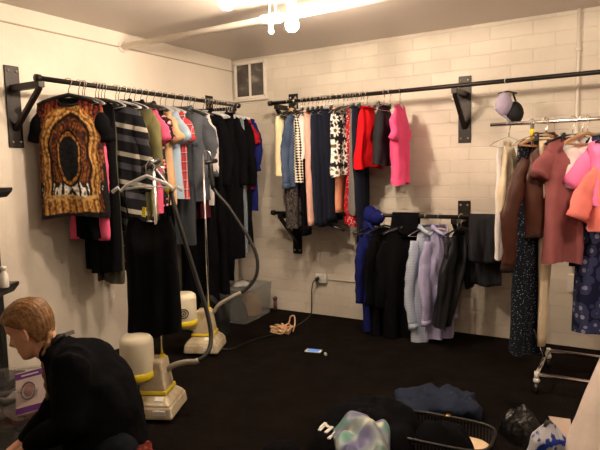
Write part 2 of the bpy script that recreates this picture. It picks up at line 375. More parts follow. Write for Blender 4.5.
def garment(name, label, cat, rl, px, py, w, rz, m, kind='top', hang='plastic', sl=None, slm=None, slL=None, col=None, group=None, t=.05,
            collar=None, placket=False, pocket=0, cuff=None, neck=.34, dipf=.06, k=4, A=.018, prof=None, slope=.055, rib=None, dens=1, colfn=None, spread=.045, hems=None, label_sl=None, z0=None, zoff=0, skew=0, button=None):
    SEED[0] += 1; sd = SEED[0]
    P = on_rail(*rl, px); rz = R(rz)
    z1 = zat(P, py)-P.z
    root = thing(name, label, cat, P, rz, group)
    if hang: hanger(hang, P, rz)
    if kind in ('top', 'dress'):
        z0 = -.088 if z0 is None else z0
        bm, pf = body_mesh(w, z0, z1, t, slope, neck, dipf, .012, prof, A, k, sd, int(26*dens), int(26*dens), skew=skew)
        bm.build('bodice' if kind == 'dress' else 'body', m, root, colfn=colfn)
        if sl:
            L = slL or (.23 if sl == 'short' else min(.62, -z1-.15))
            for s in (-1, 1):
                sv = sleeve(w, z0, slope, s, L, r0_=.060 if sl == 'short' else .07, r1=.070 if sl == 'short' else .046, spread=spread, seed=sd, ry=.5)
                so = sv.build('sleeve', slm or m, root)
                if cuff:
                    e = sv.v[-16:]; c = sum(e, Vector())/16
                    M().tube([c+Vector((0,0,.012)), c+Vector((0,0,-.035))], .05, 14, ry=.028, ref=(0,1,0)).build('cuff', cuff, root)
        if collar:
            nw = w*neck*1.05
            def cf(a, v):
                g = 2*math.pi*a; cx, cy = math.cos(g), math.sin(g)
                dz = -dipf*.9*max(0, -cy)
                rr = 1+.28*v if v > .4 else 1.0
                return (cx*nw*rr, cy*.045*rr*(1+.3*v), z0+dz+.012 + (.045*v if v <= .4 else .018-.05*(v-.4)*1.2))
            M().grid(cf, 24, 4, True).build('collar', collar, root, thick=.003)
        elif rib:
            nw = w*neck; pts = []
            for i in range(28):
                g = 2*math.pi*i/28; pts.append((math.cos(g)*nw, math.sin(g)*.028, z0-.004-(dipf*max(0, -math.sin(g)))-(.012*max(0, math.sin(g)))-slope*(abs(math.cos(g))*neck)**1.3))
            M().tube(pts, .008, 6, closed=True).build('neck_band', rib, root)
        if placket:
            bs = bm.v
            nu2 = 2*int(26*dens); i0 = int(26*dens)//2
            pts = [bs[j*nu2+i0]+Vector((0,-.004,0)) for j in range(int(26*dens)+1)]
            po = M().tube(pts, .016, 8, ry=.003, ref=(0,1,0)).build('placket', placket, root)
            if button:
                for j in range(3, len(pts)-3, 4): M().ball(pts[j]+Vector((0,-.005,0)), .006, 6, (1,.5,1)).build('button', button, po)
        if pocket:
            for s in (-1, 1)[:pocket]:
                u = .5*s; nu2 = 2*int(26*dens); i0 = int((u+1)/2*int(26*dens)); ja = int(.28*26*dens); jb = int(.42*26*dens)
                vs = [bm.v[j*nu2+i]+Vector((0,-.006,0)) for j in range(ja, jb+1) for i in range(i0-3, i0+4)]
                fs = [(r_*7+c_, r_*7+c_+1, (r_+1)*7+c_+1, (r_+1)*7+c_) for r_ in range(jb-ja) for c_ in range(6)]
                M().add(vs, fs).build('pocket', m, root, thick=.004)
        if hems:
            e = bm.v[-2*int(26*dens):]; M().tube([p+Vector((0,0,.01)) for p in e], .014, 8, ry=.01, ref=(0,0,1), closed=True).build('hem_band', hems, root)
        if kind == 'dress' and z0 < -.13:
            for s in (-1, 1):
                M().tube([(s*.12,0,-.105),(s*w*.7,-.012,z0-.01)], .004, 6).build('strap', m, root)
    elif kind == 'skirt':
        z0 = -.1
        bm, _ = body_mesh(w, z0, z1, t, 0, .01, 0, 0, prof or [(0,.7),(.2,.78),(1,1)], A, k, sd, skew=skew)
        bm.build('skirt_panel', m, root)
        e = bm.v[:52]; M().tube([p*1 + Vector((0,0,-.012)) for p in e], .016, 8, ry=.006, ref=(0,0,1), closed=True).build('waistband', slm or m, root)
    elif kind == 'trousers':
        z0 = -.1; n = 22
        for s in (-1, 1):
            pts = []; rs = []
            for i in range(n+1):
                v = i/n; wd = w*(.56-.16*v)
                pts.append((s*(w*.44*(1-.25*v))+skew*v, .012*s+.006*math.sin(5*v+sd), z0+(z1-z0)*v)); rs.append(wd*(.94+.06*math.sin(v*20+sd)))
            M().tube(pts, rs, 16, ry=[.022+.014*math.sin(math.pi*min(1, i/n*1.3)) for i in range(n+1)], ref=(0,1,0), wob=.12, seed=sd+s).build('trouser_leg', m, root)
        pts = [(math.cos(2*math.pi*i/24)*w*.98, math.sin(2*math.pi*i/24)*.032, z0-.01) for i in range(24)]
        M().tube(pts, .018, 8, ry=.005, ref=(0,0,1), closed=True).build('waistband', slm or m, root)
    return root

def drape(name, label, cat, rl, px0, px1, pyf, pyb, m, group=None, parts=None):
    A_ = on_rail(*rl, px0); B_ = on_rail(*rl, px1); W = (B_-A_).length/2; C_ = (A_+B_)/2
    lf = C_.z-zat(C_+Vector((0,-.04,0)), pyf); lb = C_.z-zat(C_, pyb)
    root = thing(name, label, cat, C_, 0, group)
    SEED[0] += 1; sd = SEED[0]; tot = lf+lb+.07
    def path(s):   # s from front hem to back hem
        if s < lf: return Vector((0, -.024, -(lf-s)))
        if s > lf+.07: return Vector((0, .024, -(s-lf-.07)))
        g = math.pi*(s-lf)/.07; return Vector((0, -.024*math.cos(g), .024*math.sin(g)))
    def f(a, v):
        u = -1+2*a; p = path(v*tot); d = min(1, abs(p.z)/.15) if p.z < 0 else 0
        y = p.y + (-1 if v < .5 else 1)*(d*.02*(1+math.sin(5*u+sd))+.012*d*noise.noise(Vector((u*3, v*6, sd)))*2)
        return Vector((u*W*(1+.05*d*math.sin(3*v+sd)), y, p.z+.012*math.sin(2*u+sd)*d))
    M().grid(f, 22, 40).build('folded_panel', m, root, thick=.012)
    return root
# ------------------------------------------------------------------ cloths
def rgb(r, g, b): return tuple(((c/255)/12.92 if c/255 <= .04045 else ((c/255+.055)/1.055)**2.4) for c in (r, g, b))
OLIVE = cloth('olive_cloth', rgb(112,108,72)); OLIVED = cloth('dark_olive_cloth', rgb(70,68,56)); SLATE = cloth('slate_cloth', rgb(52,56,62))
DENIMG = cloth('washed_charcoal_denim', rgb(70,74,82), pat=marble(5, [(.3, rgb(58,62,70)), (.7, rgb(92,96,104))])); DENIM = cloth('blue_denim', rgb(66,84,112), pat=marble(6, [(.3, rgb(52,68,96)), (.7, rgb(88,104,132))]))
NAVY = cloth('navy_denim', rgb(24,28,42)); NAVY2 = cloth('dark_blue_denim', rgb(34,42,60)); LGREY = cloth('pale_grey_cotton', rgb(190,184,182)); PALEB = cloth('pale_blue_cotton', rgb(150,172,192))
TAN = cloth('tan_cotton', rgb(190,155,118)); CREAM = cloth('cream_cloth', rgb(225,212,172)); CREAM2 = cloth('ivory_cotton', rgb(226,208,180)); PINKP = cloth('pale_pink_cloth', rgb(232,180,164)); PEACH = cloth('peach_cloth', rgb(232,160,128))
HOT = cloth('hot_pink_cloth', rgb(240,84,134)); HOT2 = cloth('candy_pink_cloth', rgb(255,130,185)); SALMON = cloth('salmon_cloth', rgb(238,132,124)); REDC = cloth('red_cloth', rgb(205,18,28)); DRED = cloth('crimson_cloth', rgb(170,28,48)); BURG = cloth('burgundy_cloth', rgb(70,22,36))
ROSE = cloth('dusty_rose_cloth', rgb(146,86,88)); WHITEC = cloth('white_cotton', rgb(232,226,224)); MINT = cloth('pale_grey_blue_shirting', rgb(150,164,168), pat=stripes(45, [(0, rgb(184,194,212)), (.5, rgb(172,184,204))])); LAV = cloth('lavender_shirting', rgb(176,172,212))
ROYAL = cloth('royal_blue_cloth', rgb(22,28,92)); BLUE2 = cloth('cobalt_cloth', rgb(34,58,122)); GRYB = cloth('grey_blue_cloth', rgb(112,122,132)); CHARC = cloth('charcoal_cloth', rgb(40,40,44)); PINKM = cloth('rose_pink_cloth', rgb(205,84,118))
LEATH = mat('brown_leather', rgb(72,36,24), rough=.5, spec=.4, var=.3, bump=(40, .5)); LEATHB = mat('black_leather', (.006, .007, .011), rough=.5, spec=.3, bump=(40, .5)); KNIT = cloth('brown_black_rib', (.02, .012, .01))
STRP = cloth('striped_knit', (.5,.5,.5), pat=stripes(5.0, [(0, (.007,.007,.009)), (.2, rgb(62,62,68)), (.42, (.007,.007,.009)), (.66, rgb(150,145,134)), (.82, (.007,.007,.009))], warp=.22))
STRPB = cloth('burgundy_striped_knit', (.5,.5,.5), pat=stripes(9, [(0, (.012,.01,.012)), (.35, rgb(80,22,34)), (.7, rgb(160,150,140)), (.85, (.012,.01,.012))]))
HOUND = cloth('black_white_check', (.5,.5,.5), pat=checks(60, (.012,.012,.014), rgb(225,215,198)))
FLORAL = cloth('pink_black_floral', (.5,.5,.5), pat=spots(34, (.015,.012,.015), rgb(210,120,128), .42, rgb(225,215,205)))
REDSP = cloth('red_white_fleck', (.5,.5,.5), pat=spots(60, rgb(190,20,40), rgb(235,215,210), .3))
DOTS = cloth('navy_white_dots', (.5,.5,.5), pat=spots(75, (.008,.01,.018), rgb(150,155,170), .2))
PAISLEY = cloth('blue_paisley', (.5,.5,.5), pat=spots(17, rgb(30,32,62), rgb(60,66,104), .62, rgb(150,150,176)))
LACE = mat('sheer_black_lace', rgb(44,40,40), rough=.9, pat=marble(70, [(.4, rgb(30,27,28)), (.6, rgb(92,84,80))]), alpha=.93)
SATIN = mat('silver_satin', rgb(120,118,116), rough=.4, spec=.5)
PLAID = cloth('red_plaid', (.4,.05,.05), pat=plaid)

# printed tee colours (the print belongs to the cloth)
VC = cloth('printed_jersey', (1,1,1), pat='vcol', rough=.7)
GOLD = [rgb(176,124,58), rgb(128,80,36), rgb(78,44,24), rgb(32,18,14), rgb(196,156,96)]
TEE_L = .80
def baroque(v):
    c = baroque0(v); n_ = noise.noise(v*55); k_ = .35 if n_ > .22 else 1.15 if n_ < -.25 else .85
    return tuple(i*k_ for i in c)
def baroque0(v):
    x, z = v.x/.225+.09*noise.noise(v*9), (v.z+.10)/TEE_L+.035*noise.noise(v*8+Vector((3,0,0)))      # z 0..-1
    if v.y > .0: return (.008, .008, .01)
    ax = abs(x); q = math.sqrt((x/.27)**2+((z+.50)/.19)**2)
    nz = noise.noise(Vector((ax*5, z*9, 1.3))); nf = noise.noise(Vector((ax*14, z*20, 4.1)))
    if q < 1: return (.009, .009, .012)
    if q < 1.17: return GOLD[0] if nf > -.1 else GOLD[1]
    if q < 1.3: return GOLD[3]
    if ax > .9 and z < -.55: return (.008,.007,.008)
    arch = math.hypot(x/.74, (z+.36)/.28) if z > -.36 else abs(x)/.74
    if .80 < arch < 1.12 and -.8 < z < -.05: return [GOLD[0], GOLD[4], GOLD[1]][int((arch*19+nz*1.5) % 3)]
    if .70 < arch <= .80 and -.8 < z: return GOLD[3]
    if z < -.80 and z > -.95 and ax < .8: return [GOLD[0], GOLD[1], GOLD[4]][int((ax*16) % 3)] if z < -.84 else GOLD[4]
    if -.80 < z < -.70: return (.75,.72,.66) if math.sin(ax*34+nz*7+z*30) > .35 else (.02,.015,.015)
    if z < -.95: return (.01,.008,.01)
    if z > -.16: return rgb(110,34,22) if nf > .05 else GOLD[3] if nz < 0 else GOLD[1]
    s = math.sin(nz*16+q*9)
    return GOLD[1] if s > .5 else rgb(104,46,26) if s > -.1 else GOLD[2] if nf > 0 else rgb(54,24,22)
G = garment
# ---------------- left wall rail, from the near end to the corner
G('printed_t_shirt', 'black t-shirt with ornate gold print around a black oval, nearest on the left rail', 't-shirt', RL, 68, 217, .225, 33, VC, hang='broad', sl='short', slm=BLK, slL=.25, rib=BLK3, dens=4, colfn=baroque, A=.008, t=.06, hems=None, spread=.015)
G('pink_sleeved_top', 'black top whose pink sleeve end peeks out below the gold printed t-shirt', 'top', RL, 82, 238, .13, 6, BLK, sl='long', slm=PINKM, slL=.94, spread=.02)
G('black_dress', 'long black dress between the gold printed t-shirt and the striped sweater', 'dress', RL, 95, 271, .17, 4, BLK, kind='top', rib=BLK2)
G('olive_dress', 'dark olive dress whose hem hangs below the striped sweater', 'dress', RL, 101, 281, .12, 2, OLIVED, kind='top')
G('striped_sweater', 'black sweater with white and grey horizontal stripes', 'sweater', RL, 115, 232, .2, 18, STRP, sl='long', slL=.6, rib=BLK2, hang='clear', t=.05, slope=.08)
G('striped_cardigan', 'long dark burgundy striped cardigan right behind the striped sweater', 'cardigan', RL, 124, 270, .1, 6, STRPB, sl='long', slm=BURG, collar=BLK2)
G('olive_shirt', 'olive green shirt with a pink edge hung by the floral blouse', 'shirt', RL, 134, 216, .18, 4, OLIVE, sl='long', slL=.45, collar=BLK2, placket=PINKM)
G('rose_top', 'rose pink top squeezed behind the olive shirt', 'top', RL, 140, 212, .18, 2, PINKM, sl='short')
G('floral_blouse', 'black white and pink floral blouse on the left rail', 'blouse', RL, 146, 205, .18, 0, FLORAL, sl='short', collar=BLK3, hang='broad')
G('tan_shirt', 'tan cotton shirt beside the pale blue t-shirt', 'shirt', RL, 153, 203, .19, 0, TAN, sl='short', hang='clear')
G('pale_blue_t_shirt', 'pale blue short-sleeved t-shirt on the left rail', 't-shirt', RL, 160, 198, .2, 0, PALEB, sl='short', slL=.22, hang='clear')
G('plaid_shirt', 'red plaid shirt half hidden by the pale blue t-shirt', 'shirt', RL, 165, 200, .2, 4, PLAID, sl='short', hang='clear')
G('slate_dress', 'dark slate dress hanging lower than the plaid shirt', 'dress', RL, 173, 243, .17, 6, SLATE, kind='top')
G('charcoal_denim_shirt', 'washed charcoal denim shirt with rolled sleeves on a broad black hanger', 'shirt', RL, 181, 200, .22, 24, DENIMG, hang='broad', sl='long', slL=.5, collar=DENIMG, placket=DENIMG, pocket=2, cuff=DENIMG, button=CHROME, t=.06, spread=.06)
G('pale_grey_shirt', 'pale grey shirt directly behind the charcoal denim shirt', 'shirt', RL, 189, 204, .21, 6, LGREY, hang='clear', sl='long', slL=.52)
G('burgundy_top', 'burgundy top whose hem shows under the pale grey shirt', 'top', RL, 187, 218, .19, 4, BURG)
G('black_gown', 'long black gown reaching nearly to the floor behind the garment steamers', 'dress', RL, 193, 318, .2, 4, BLK, kind='top')
G('black_jacket', 'black jacket with silver buttons beside the pale grey shirt', 'jacket', RL, 203, 292, .2, 10, BLK2, sl='long', collar=BLK, placket=BLK, button=CHROME, hang='clear')
G('cobalt_top', 'cobalt blue top showing between black coats near the corner', 'top', RL, 206, 250, .13, 4, BLUE2, hang='clear')
G('black_trousers', 'black trousers hung long beside the light grey strip near the corner', 'trousers', RL, 214, 280, .2, 8, BLK, kind='trousers', hang='clip')
G('black_coat', 'long black coat in front of the grey blue scarf near the corner', 'coat', RL, 219, 258, .22, 8, BLK2, sl='long', collar=BLK, hang='clear')
G('grey_blue_dress', 'slim grey blue dress showing as a light strip among the black coats', 'dress', RL, 225, 252, .21, 2, GRYB, kind='top', hang='clear')
G('short_black_jacket', 'black jacket nearest the corner with the red blouse behind it', 'jacket', RL, 229, 244, .22, 2, BLK, sl='long', hang='clear')
G('red_blouse', 'red blouse whose shoulder shows behind the black jacket near the corner', 'top', RL, 232, 190, .22, 0, cloth('deep_red_cloth', rgb(150,22,30)), sl='short', hang='clear')
G('navy_blue_jacket', 'blue jacket last on the left rail by the corner', 'jacket', RL, 235, 210, .23, 0, ROYAL, sl='long', slL=.5, hang='clear')
for i, px in enumerate((78, 84, 98, 104, 118, 129, 208, 211, 216, 222, 227, 231)): hanger('clear' if px > 200 or i % 2 else 'wire', on_rail(*RL, px), R(-4+i*2 % 9))
# ---------------- upper rail on the brick wall
G('cream_blouse', 'cream blouse first on the brick wall rail next to the corner', 'top', RB, 288, 176, .22, 92, CREAM)
G('denim_jacket', 'blue denim jacket with a tan lining on the brick wall rail', 'jacket', RB, 296, 187, .15, 84, DENIM, sl='long', slL=.62, collar=TAN, pocket=2, cuff=DENIM, placket=DENIM)
G('lace_dress', 'sheer black lace dress hanging below the denim jacket', 'dress', RB, 295, 226, .16, 80, LACE, kind='top')
G('houndstooth_top', 'black and white checked top on the brick wall rail', 'top', RB, 302, 181, .15, 92, HOUND, rib=BLK, hang='plastic')
G('black_leggings', 'narrow black trousers hanging past the checked top', 'trousers', RB, 304, 235, .11, 80, BLK, kind='trousers', hang='clip')
G('white_camisole', 'white and pink camisole beside the pale pink trousers', 'top', RB, 308, 160, .12, 78, WHITEC, hang='wire')
G('pale_pink_trousers', 'pale pink trousers hung long on the brick wall rail', 'trousers', RB, 312, 225, .13, 78, PINKP, kind='trousers', hang='clip')
G('blue_jeans', 'slim mid blue jeans right beside the pale pink trousers', 'jeans', RB, 318, 224, .12, 76, NAVY2, kind='trousers', hang='clip')
for i, (px, py, mm, lb) in enumerate(((322, 226, NAVY, 'dark navy jeans next to the mid blue jeans'), (328, 224, NAVY, 'middle of the three dark navy jeans'), (333, 220, NAVY, 'dark navy jeans nearest the peach trousers'))):
    G('dark_jeans', lb, 'jeans', RB, px, py, .14, 80-6*i, mm, kind='trousers', hang='clip', group='dark jeans on the brick wall rail')
G('peach_trousers', 'wide peach trousers showing below the daisy print top', 'trousers', RB, 338, 212, .12, 90, PEACH, kind='trousers', hang='clip')
def daisy(v):
    px_, pz_ = v.x*8.6, v.z*8.6; best = (9, 0)
    for i in range(int(math.floor(px_))-1, int(math.floor(px_))+2):
        for j in range(int(math.floor(pz_))-1, int(math.floor(pz_))+2):
            h = noise.cell_vector(Vector((i+.5, j+.5, .5)))
            dx, dz = px_-(i+.5+.25*(h.x-.5)), pz_-(j+.5+.25*(h.y-.5)); d = math.hypot(dx, dz)
            if d < best[0]: best = (d, math.atan2(dz, dx)+h.z*3)
    d, g = best
    if d < .13: return rgb(110,96,60) if d < .09 else (.015,.015,.015)
    return rgb(238,232,226) if d < .36+.12*math.cos(9*g) else (.012,.012,.014)
G('daisy_print_top', 'black top printed with large white daisies', 'top', RB, 343, 176, .2, 86, VC, dens=4, colfn=daisy, sl=None, A=.008, t=.045)
G('crimson_dress', 'narrow crimson and white flecked dress beside the daisy top', 'dress', RB, 350, 226, .04, 70, REDSP, kind='top', slope=.03)
G('silver_satin_top', 'silver grey satin top squeezed beside the red skirt', 'top', RB, 355, 214, .06, 74, SATIN, hang='wire', slope=.02)
G('long_black_trousers', 'long black trousers hanging below the red skirt', 'trousers', RB, 361, 241, .16, 84, NAVY, kind='trousers', hang='clip')
G('red_skirt', 'bright red skirt clipped on a hanger on the brick wall rail', 'skirt', RB, 367, 168, .2, 84, REDC, kind='skirt', hang='clip', prof=[(0,.5),(.3,.7),(1,1)])
G('black_skirt', 'black skirt hung between the red skirt and the pink t-shirt', 'skirt', RB, 384, 165, .2, 92, CHARC, kind='skirt', hang='clip', prof=[(0,.55),(.3,.75),(1,1)])
G('pink_t_shirt', 'hot pink short-sleeved t-shirt last in the row on the upper rail', 't-shirt', RB, 400, 184, .19, 98, HOT, sl='short', slL=.25, spread=.03, hang='wire', k=5, t=.05)
for px in (344, 347, 352, 357, 363, 390, 312, 316, 325, 331): hanger('wire', on_rail(*RB, px), R(75+px % 9))
# ---------------- lower rail
P = on_rail(*RW, 373); t = thing('blue_scarf', 'royal blue scarf bundled over the left end of the lower rail', 'scarf', P)
for ox, oz, rx_, rz_ in ((-.03,-.0,.085,.07),(.03,-.02,.07,.06),(-.05,-.1,.05,.09)):
    M().grid(lambda a, v: (ox+rx_*math.sin(math.pi*v)*math.cos(6.283*a)*(1+.3*noise.noise(Vector((math.cos(6.283*a)*2,v*4,ox)))), .065*math.sin(math.pi*v)*math.sin(6.283*a), oz-rz_*math.cos(math.pi*v)*(1+.3*noise.noise(Vector((math.cos(6.283*a)*3,v*5,1))))), 24, 16, True).build('scarf_fold', ROYAL, t)
G('royal_blue_coat', 'royal blue coat hanging first on the lower rail', 'coat', RW, 374, 330, .13, 62, ROYAL, sl='long', collar=ROYAL, hang='plastic')
G('slim_black_jacket', 'slim black jacket between the blue coat and the big black coat', 'jacket', RW, 384, 341, .15, 66, BLK2, sl='long', hang='plastic')
G('large_black_coat', 'large black coat on the lower rail facing the room', 'coat', RW, 406, 341, .2, 40, BLK, sl='long', collar=BLK2, placket=BLK2, hang='broad', t=.07, slope=.07)
drape('black_cardigan', 'black garment folded over the lower rail above the large black coat', 'cardigan', RW, 393, 419, 238, 234, BLK2)
G('pale_blue_shirt', 'pale grey blue button shirt with long sleeves on the lower rail', 'shirt', RW, 427, 338, .17, 62, MINT, sl='long', slL=.74, prof=[(0,.6),(.2,.8),(1,1)], collar=MINT, placket=MINT, cuff=MINT, button=WPLAST, hang='wire', spread=.03)
G('lavender_shirt', 'lavender button shirt with long sleeves beside the pale grey blue one', 'shirt', RW, 440, 337, .17, 66, LAV, sl='long', slL=.7, prof=[(0,.6),(.2,.8),(1,1)], collar=LAV, placket=LAV, cuff=LAV, hang='wire', spread=.03)
G('black_leather_jacket', 'black leather jacket hung crooked beside the lavender shirt', 'jacket', RW, 461, 322, .14, 62, LEATHB, sl='long', slL=.45, hang='plastic', skew=-.2, spread=.0, prof=[(0,.7),(.4,1),(1,.6)])
drape('faded_black_jeans', 'faded black jeans folded over the right end of the lower rail', 'jeans', RW, 470, 500, 262, 286, cloth('faded_black_denim', rgb(42,42,46)))
hanger('broad', on_rail(*RW, 322)+Vector((0,0,0)), R(12))
# ---------------- rolling rack
def rack():
    t = thing('rolling_rack', 'chrome rolling clothes rack with brown jacket and dusty rose top on it', 'clothes rack', (3.6, -.8, 0))
    l0, l1, f, b = -.66, .8, -.27, .24
    M().tube([(l0-.26,.05,1.66),(l1+.18,.05,1.66)], .0125, 14).build('hanging_bar', CHROME, t)
    for x, s in ((l0, 1), (l1, -1)):
        po = M().tube([(x,.05,1.66),(x,.05,.42),(x+s*.02,.04,.34),(x+s*.10,.02,.14)], .0125, 12).build('post', CHROME, t)
        M().tube([(x,.05,1.57),(x,.05,1.62)], .0145, 12).build('tape_mark', mat('yellow_tape', rgb(225,200,60), rough=.6), po)
        xe = x+s*.10
        M().tube([(xe,f,.12),(xe,b,.12)], .013, 12).build('end_bar', CHROME, t)
        for y in (f, b):
            c = M().tube([(xe,y,.135),(xe,y,.085)], .014, 12).ball((xe,y,.08), .02, 10).build('caster_stem', WPLAST, t)
            M().tube([(xe-.012,y,.034),(xe+.012,y,.034)], .034, 18).build('caster_wheel', BPLAST, c)
    for y in (f, b): M().tube([(l0+.1,y,.12),(l1-.1,y,.12)], .012, 12).build('base_bar', CHROME, t)
rack()
G('ivory_blouse', 'ivory blouse hanging off the left end of the rack bar', 'top', RK, 509, 211, .11, 66, CREAM2, hang='wire', prof=[(0,.45),(.5,.8),(1,1)], t=.035)
G('ivory_slip', 'pale ivory slip hanging behind the ivory blouse by the rack', 'dress', RK, 505, 258, .09, 70, WHITEC, kind='top', hang=None, t=.02)
G('navy_dotted_dress', 'long navy dress with tiny white dots below the brown jacket', 'dress', RK, 532, 352, .16, 66, DOTS, kind='top', hang='wire')
G('cream_trousers', 'cream trousers hanging low beneath the brown leather jacket', 'trousers', RK, 547, 344, .1, 72, CREAM2, kind='trousers', hang='clip')
G('brown_jacket', 'brown leather bomber jacket with dark ribbed cuffs on the rolling rack', 'jacket', RK, 546, 236, .17, 50, LEATH, sl='long', slL=.74, collar=LEATH, cuff=KNIT, hems=KNIT, hang='wood', t=.08, spread=.14, slope=.11, prof=[(0,.7),(.3,1),(1,.95)])
G('dusty_rose_top', 'long dusty rose top with loose short sleeves on the rolling rack', 'top', RK, 573, 262, .2, 46, ROSE, sl='short', slL=.2, hang='plastic', k=5, t=.06)
G('white_tank', 'short white tank top hung in front of the dusty rose top', 'top', RK, 583, 187, .13, 40, WHITEC, hang='clip', t=.04)
hanger('wood', on_rail(*RK, 588), R(58))
G('paisley_dress', 'blue paisley dress at the right edge of the rack', 'dress', RK, 612, 337, .2, -18, PAISLEY, kind='top', hang='plastic')
G('red_shirt', 'red shirt at the right edge between the salmon and paisley garments', 'top', RK, 634, 262, .19, -12, REDC, hang='plastic')
G('salmon_top', 'salmon pink top with wide sleeves at the right edge below the candy pink one', 'top', RK, 630, 230, .22, 30, SALMON, z0=-.2, sl='short', slL=.34, hang='plastic', t=.1, spread=.1)
G('candy_pink_top', 'candy pink puffed top at the right edge on the rack', 'top', RK, 632, 203, .24, 14, HOT2, sl='short', slL=.26, hang='plastic', t=.12, spread=.1)
# bra hanging from the upper rail
P = on_rail(*RB, 508)
t = thing('bra', 'lilac and black bra on a white hanger hooked on the upper rail above the rack', 'bra', P, R(35))
hook(M()).build('hook', WPLAST, t); M().tube([(-.07,0,-.09),(0,0,-.075),(.07,0,-.09)], .006, 8).build('hanger_bar', BPLAST, t)
LIL = cloth('lilac_satin', rgb(176,164,190), rough=.6)
def cup(cx, cz, mm):
    M().grid(lambda a, v: (cx+.058*math.sin(v*1.5)*math.cos(6.283*a)*(1+.1*math.cos(12*a)), -.02-.045*math.cos(v*1.5), cz+.085*math.sin(v*1.5)*math.sin(6.283*a)), 20, 8, True).build('cup', mm, t, thick=.004)
cup(-.04, -.17, LIL); cup(.045, -.235, BLK3)
M().tube([(-.06,0,-.09),(-.06,-.04,-.14),(-.04,-.06,-.19)], .006, 8).build('strap', LIL, t)
M().tube([(.04,0,-.09),(.055,-.03,-.18)], .007, 8).build('strap', BLK3, t)
M().tube([(-.1,-.01,-.2),(-.04,-.03,-.255),(.04,-.03,-.315),(.09,.0,-.27),(.05,.03,-.2)], .008, 8).build('band', LIL, t)
# ------------------------------------------------------------------ garment steamers
BEIGE = mat('aged_beige_plastic', rgb(190,176,150), rough=.45, spec=.4, pat=marble(9, [(.35, rgb(160,142,112)), (.55, rgb(196,184,158)), (.8, rgb(206,196,172))], .3))
JUG = mat('milky_water_bottle', rgb(222,214,190), rough=.35, spec=.5, var=.05)
YEL = mat('yellow_plastic_band', rgb(228,204,40), rough=.45); HOSE = mat('black_rubber_hose', (.016,.016,.016), rough=.45, spec=.5); GHOSE = mat('grey_hose_sleeve', rgb(150,146,136), rough=.5)
def curve(pts, n=8):
    out = []; P_ = [Vector(p) for p in pts]; P_ = [P_[0]*2-P_[1]]+P_+[P_[-1]*2-P_[-2]]
    for i in range(1, len(P_)-2):
        a, b, c, d = P_[i-1:i+3]
        for k in range(n):
            t_ = k/n; out.append(.5*((2*b)+(c-a)*t_+(2*a-5*b+4*c-d)*t_*t_+(3*b-a-3*c+d)*t_**3))
    return out+[P_[-2]]
def steamer(loc, rz, label, logo, poleh, hosepts, headrot, jugoff, ring=True):
    t = thing('garment_steamer', label, 'garment steamer', loc, rz)
    ba = M().taper(.02, .27, .30, .09, .25, .28).taper(.09, .25, .28, .135, .17, .19).build('base', BEIGE, t, smooth=False, bevel=.012)
    M().box((.06,-.147,.06), (.07,.006,.028)).build('rating_label', WPLAST, ba, smooth=False)
    M().box((.05,-.105,.125), (.05,.03,.004), Matrix.Rotation(R(35),3,'X')).build('switch_plate', WPLAST, ba, smooth=False)
    for x in (-.1,.1):
        for y in (-.12,.12): M().tube([(x-.01,y,.015),(x+.01,y,.015)], .015, 12).build('caster', BPLAST, ba)
    bo = M().taper(.13, .165, .17, .33, .11, .13).build('housing', BEIGE, t, smooth=False, bevel=.015)
    M().taper(.14, .172, .177, .16, .165, .17).build('yellow_stripe', YEL, bo, smooth=False, bevel=.003)
    jx, jy = jugoff
    jb = M().lathe([(.03,.20),(.05,.215),(.088,.235),(.094,.26),(.094,.44),(.09,.465),(.07,.48),(.03,.485)], 28, (jx,jy,0)).build('water_bottle', JUG, t)
    M().lathe([(.09,.232),(.098,.24),(.098,.275),(.092,.28)], 28, (jx,jy,0)).build('bottle_band', YEL, jb)
    M().tube([(jx,jy,.24),(jx*.5,jy*.5,.21),(jx*.3,jy*.3,.2)], .04, 14).build('bottle_neck', BEIGE, jb)
    if logo:
        g = R(-75); c = Vector((jx+.095*math.cos(g), jy+.095*math.sin(g), .34)); n_ = Vector((math.cos(g), math.sin(g), 0)); tn = Vector((-n_.y, n_.x, 0))
        for r_, w_ in ((.034,.0045),(.018,.004)):
            M().tube([c+tn*r_*math.cos(a)*1.0+Vector((0,0,r_*math.sin(a)))-n_*(.094-math.sqrt(max(0,.094**2-(r_*math.cos(a))**2))) for a in [2*math.pi*i/26 for i in range(26)]], w_, 6, closed=True).build('round_emblem', BPLAST, jb)
        M().ball(c-n_*.002, .008, 8, (1,1,1)).build('round_emblem', BPLAST, jb)
    M().tube([(.03,.03,.28),(.03,.03,poleh)], .009, 12).build('pole', CHROME, t)
    M().lathe([(.018,.285),(.022,.29),(.022,.33),(.014,.34)], 16, (.03,.03,0)).build('pole_socket', YEL, t)
    M().tube([(.03,.03,poleh-.01)]+[(.03+.035*math.sin(a)*.0+.03*(1-math.cos(a)), .03, poleh+.03*math.sin(a)) for a in (0,.6,1.2,1.8,2.4,3.1)]+[(.09,.03,poleh-.03)], .006, 10).build('top_hook', CHROME, t)
    hp = curve(hosepts, 8); SL = 26 if ring else 22
    M().tube(hp[:SL], .016, 12).build('hose_sleeve', GHOSE, t)
    M().tube(hp[SL-1:], .0135, 12).build('hose', HOSE, t)
    e = hp[-1]; d = (hp[-1]-hp[-3]).normalized() if headrot is None else Vector(headrot).normalized()
    hd = M().tube([e-d*.01, e+d*.03, e+d*.17, e+d*.2], [.016,.02,.02,.016], 14).build('steam_handle', BPLAST, t)
    if ring: M().tube([e+d*.0, e+d*.035], .025, 14).build('handle_ring', YEL, hd)
    side = d.orthogonal().normalized()
    M().tube([e+d*.2-side*.06, e+d*.21+side*.06], .018, 12).build('steam_head', BPLAST, hd)
    return t
def loc_of(P, o, rz):
    v = Vector(P)-Vector(o); c, s = math.cos(-rz), math.sin(-rz); return (v.x*c-v.y*s, v.x*s+v.y*c, v.z)
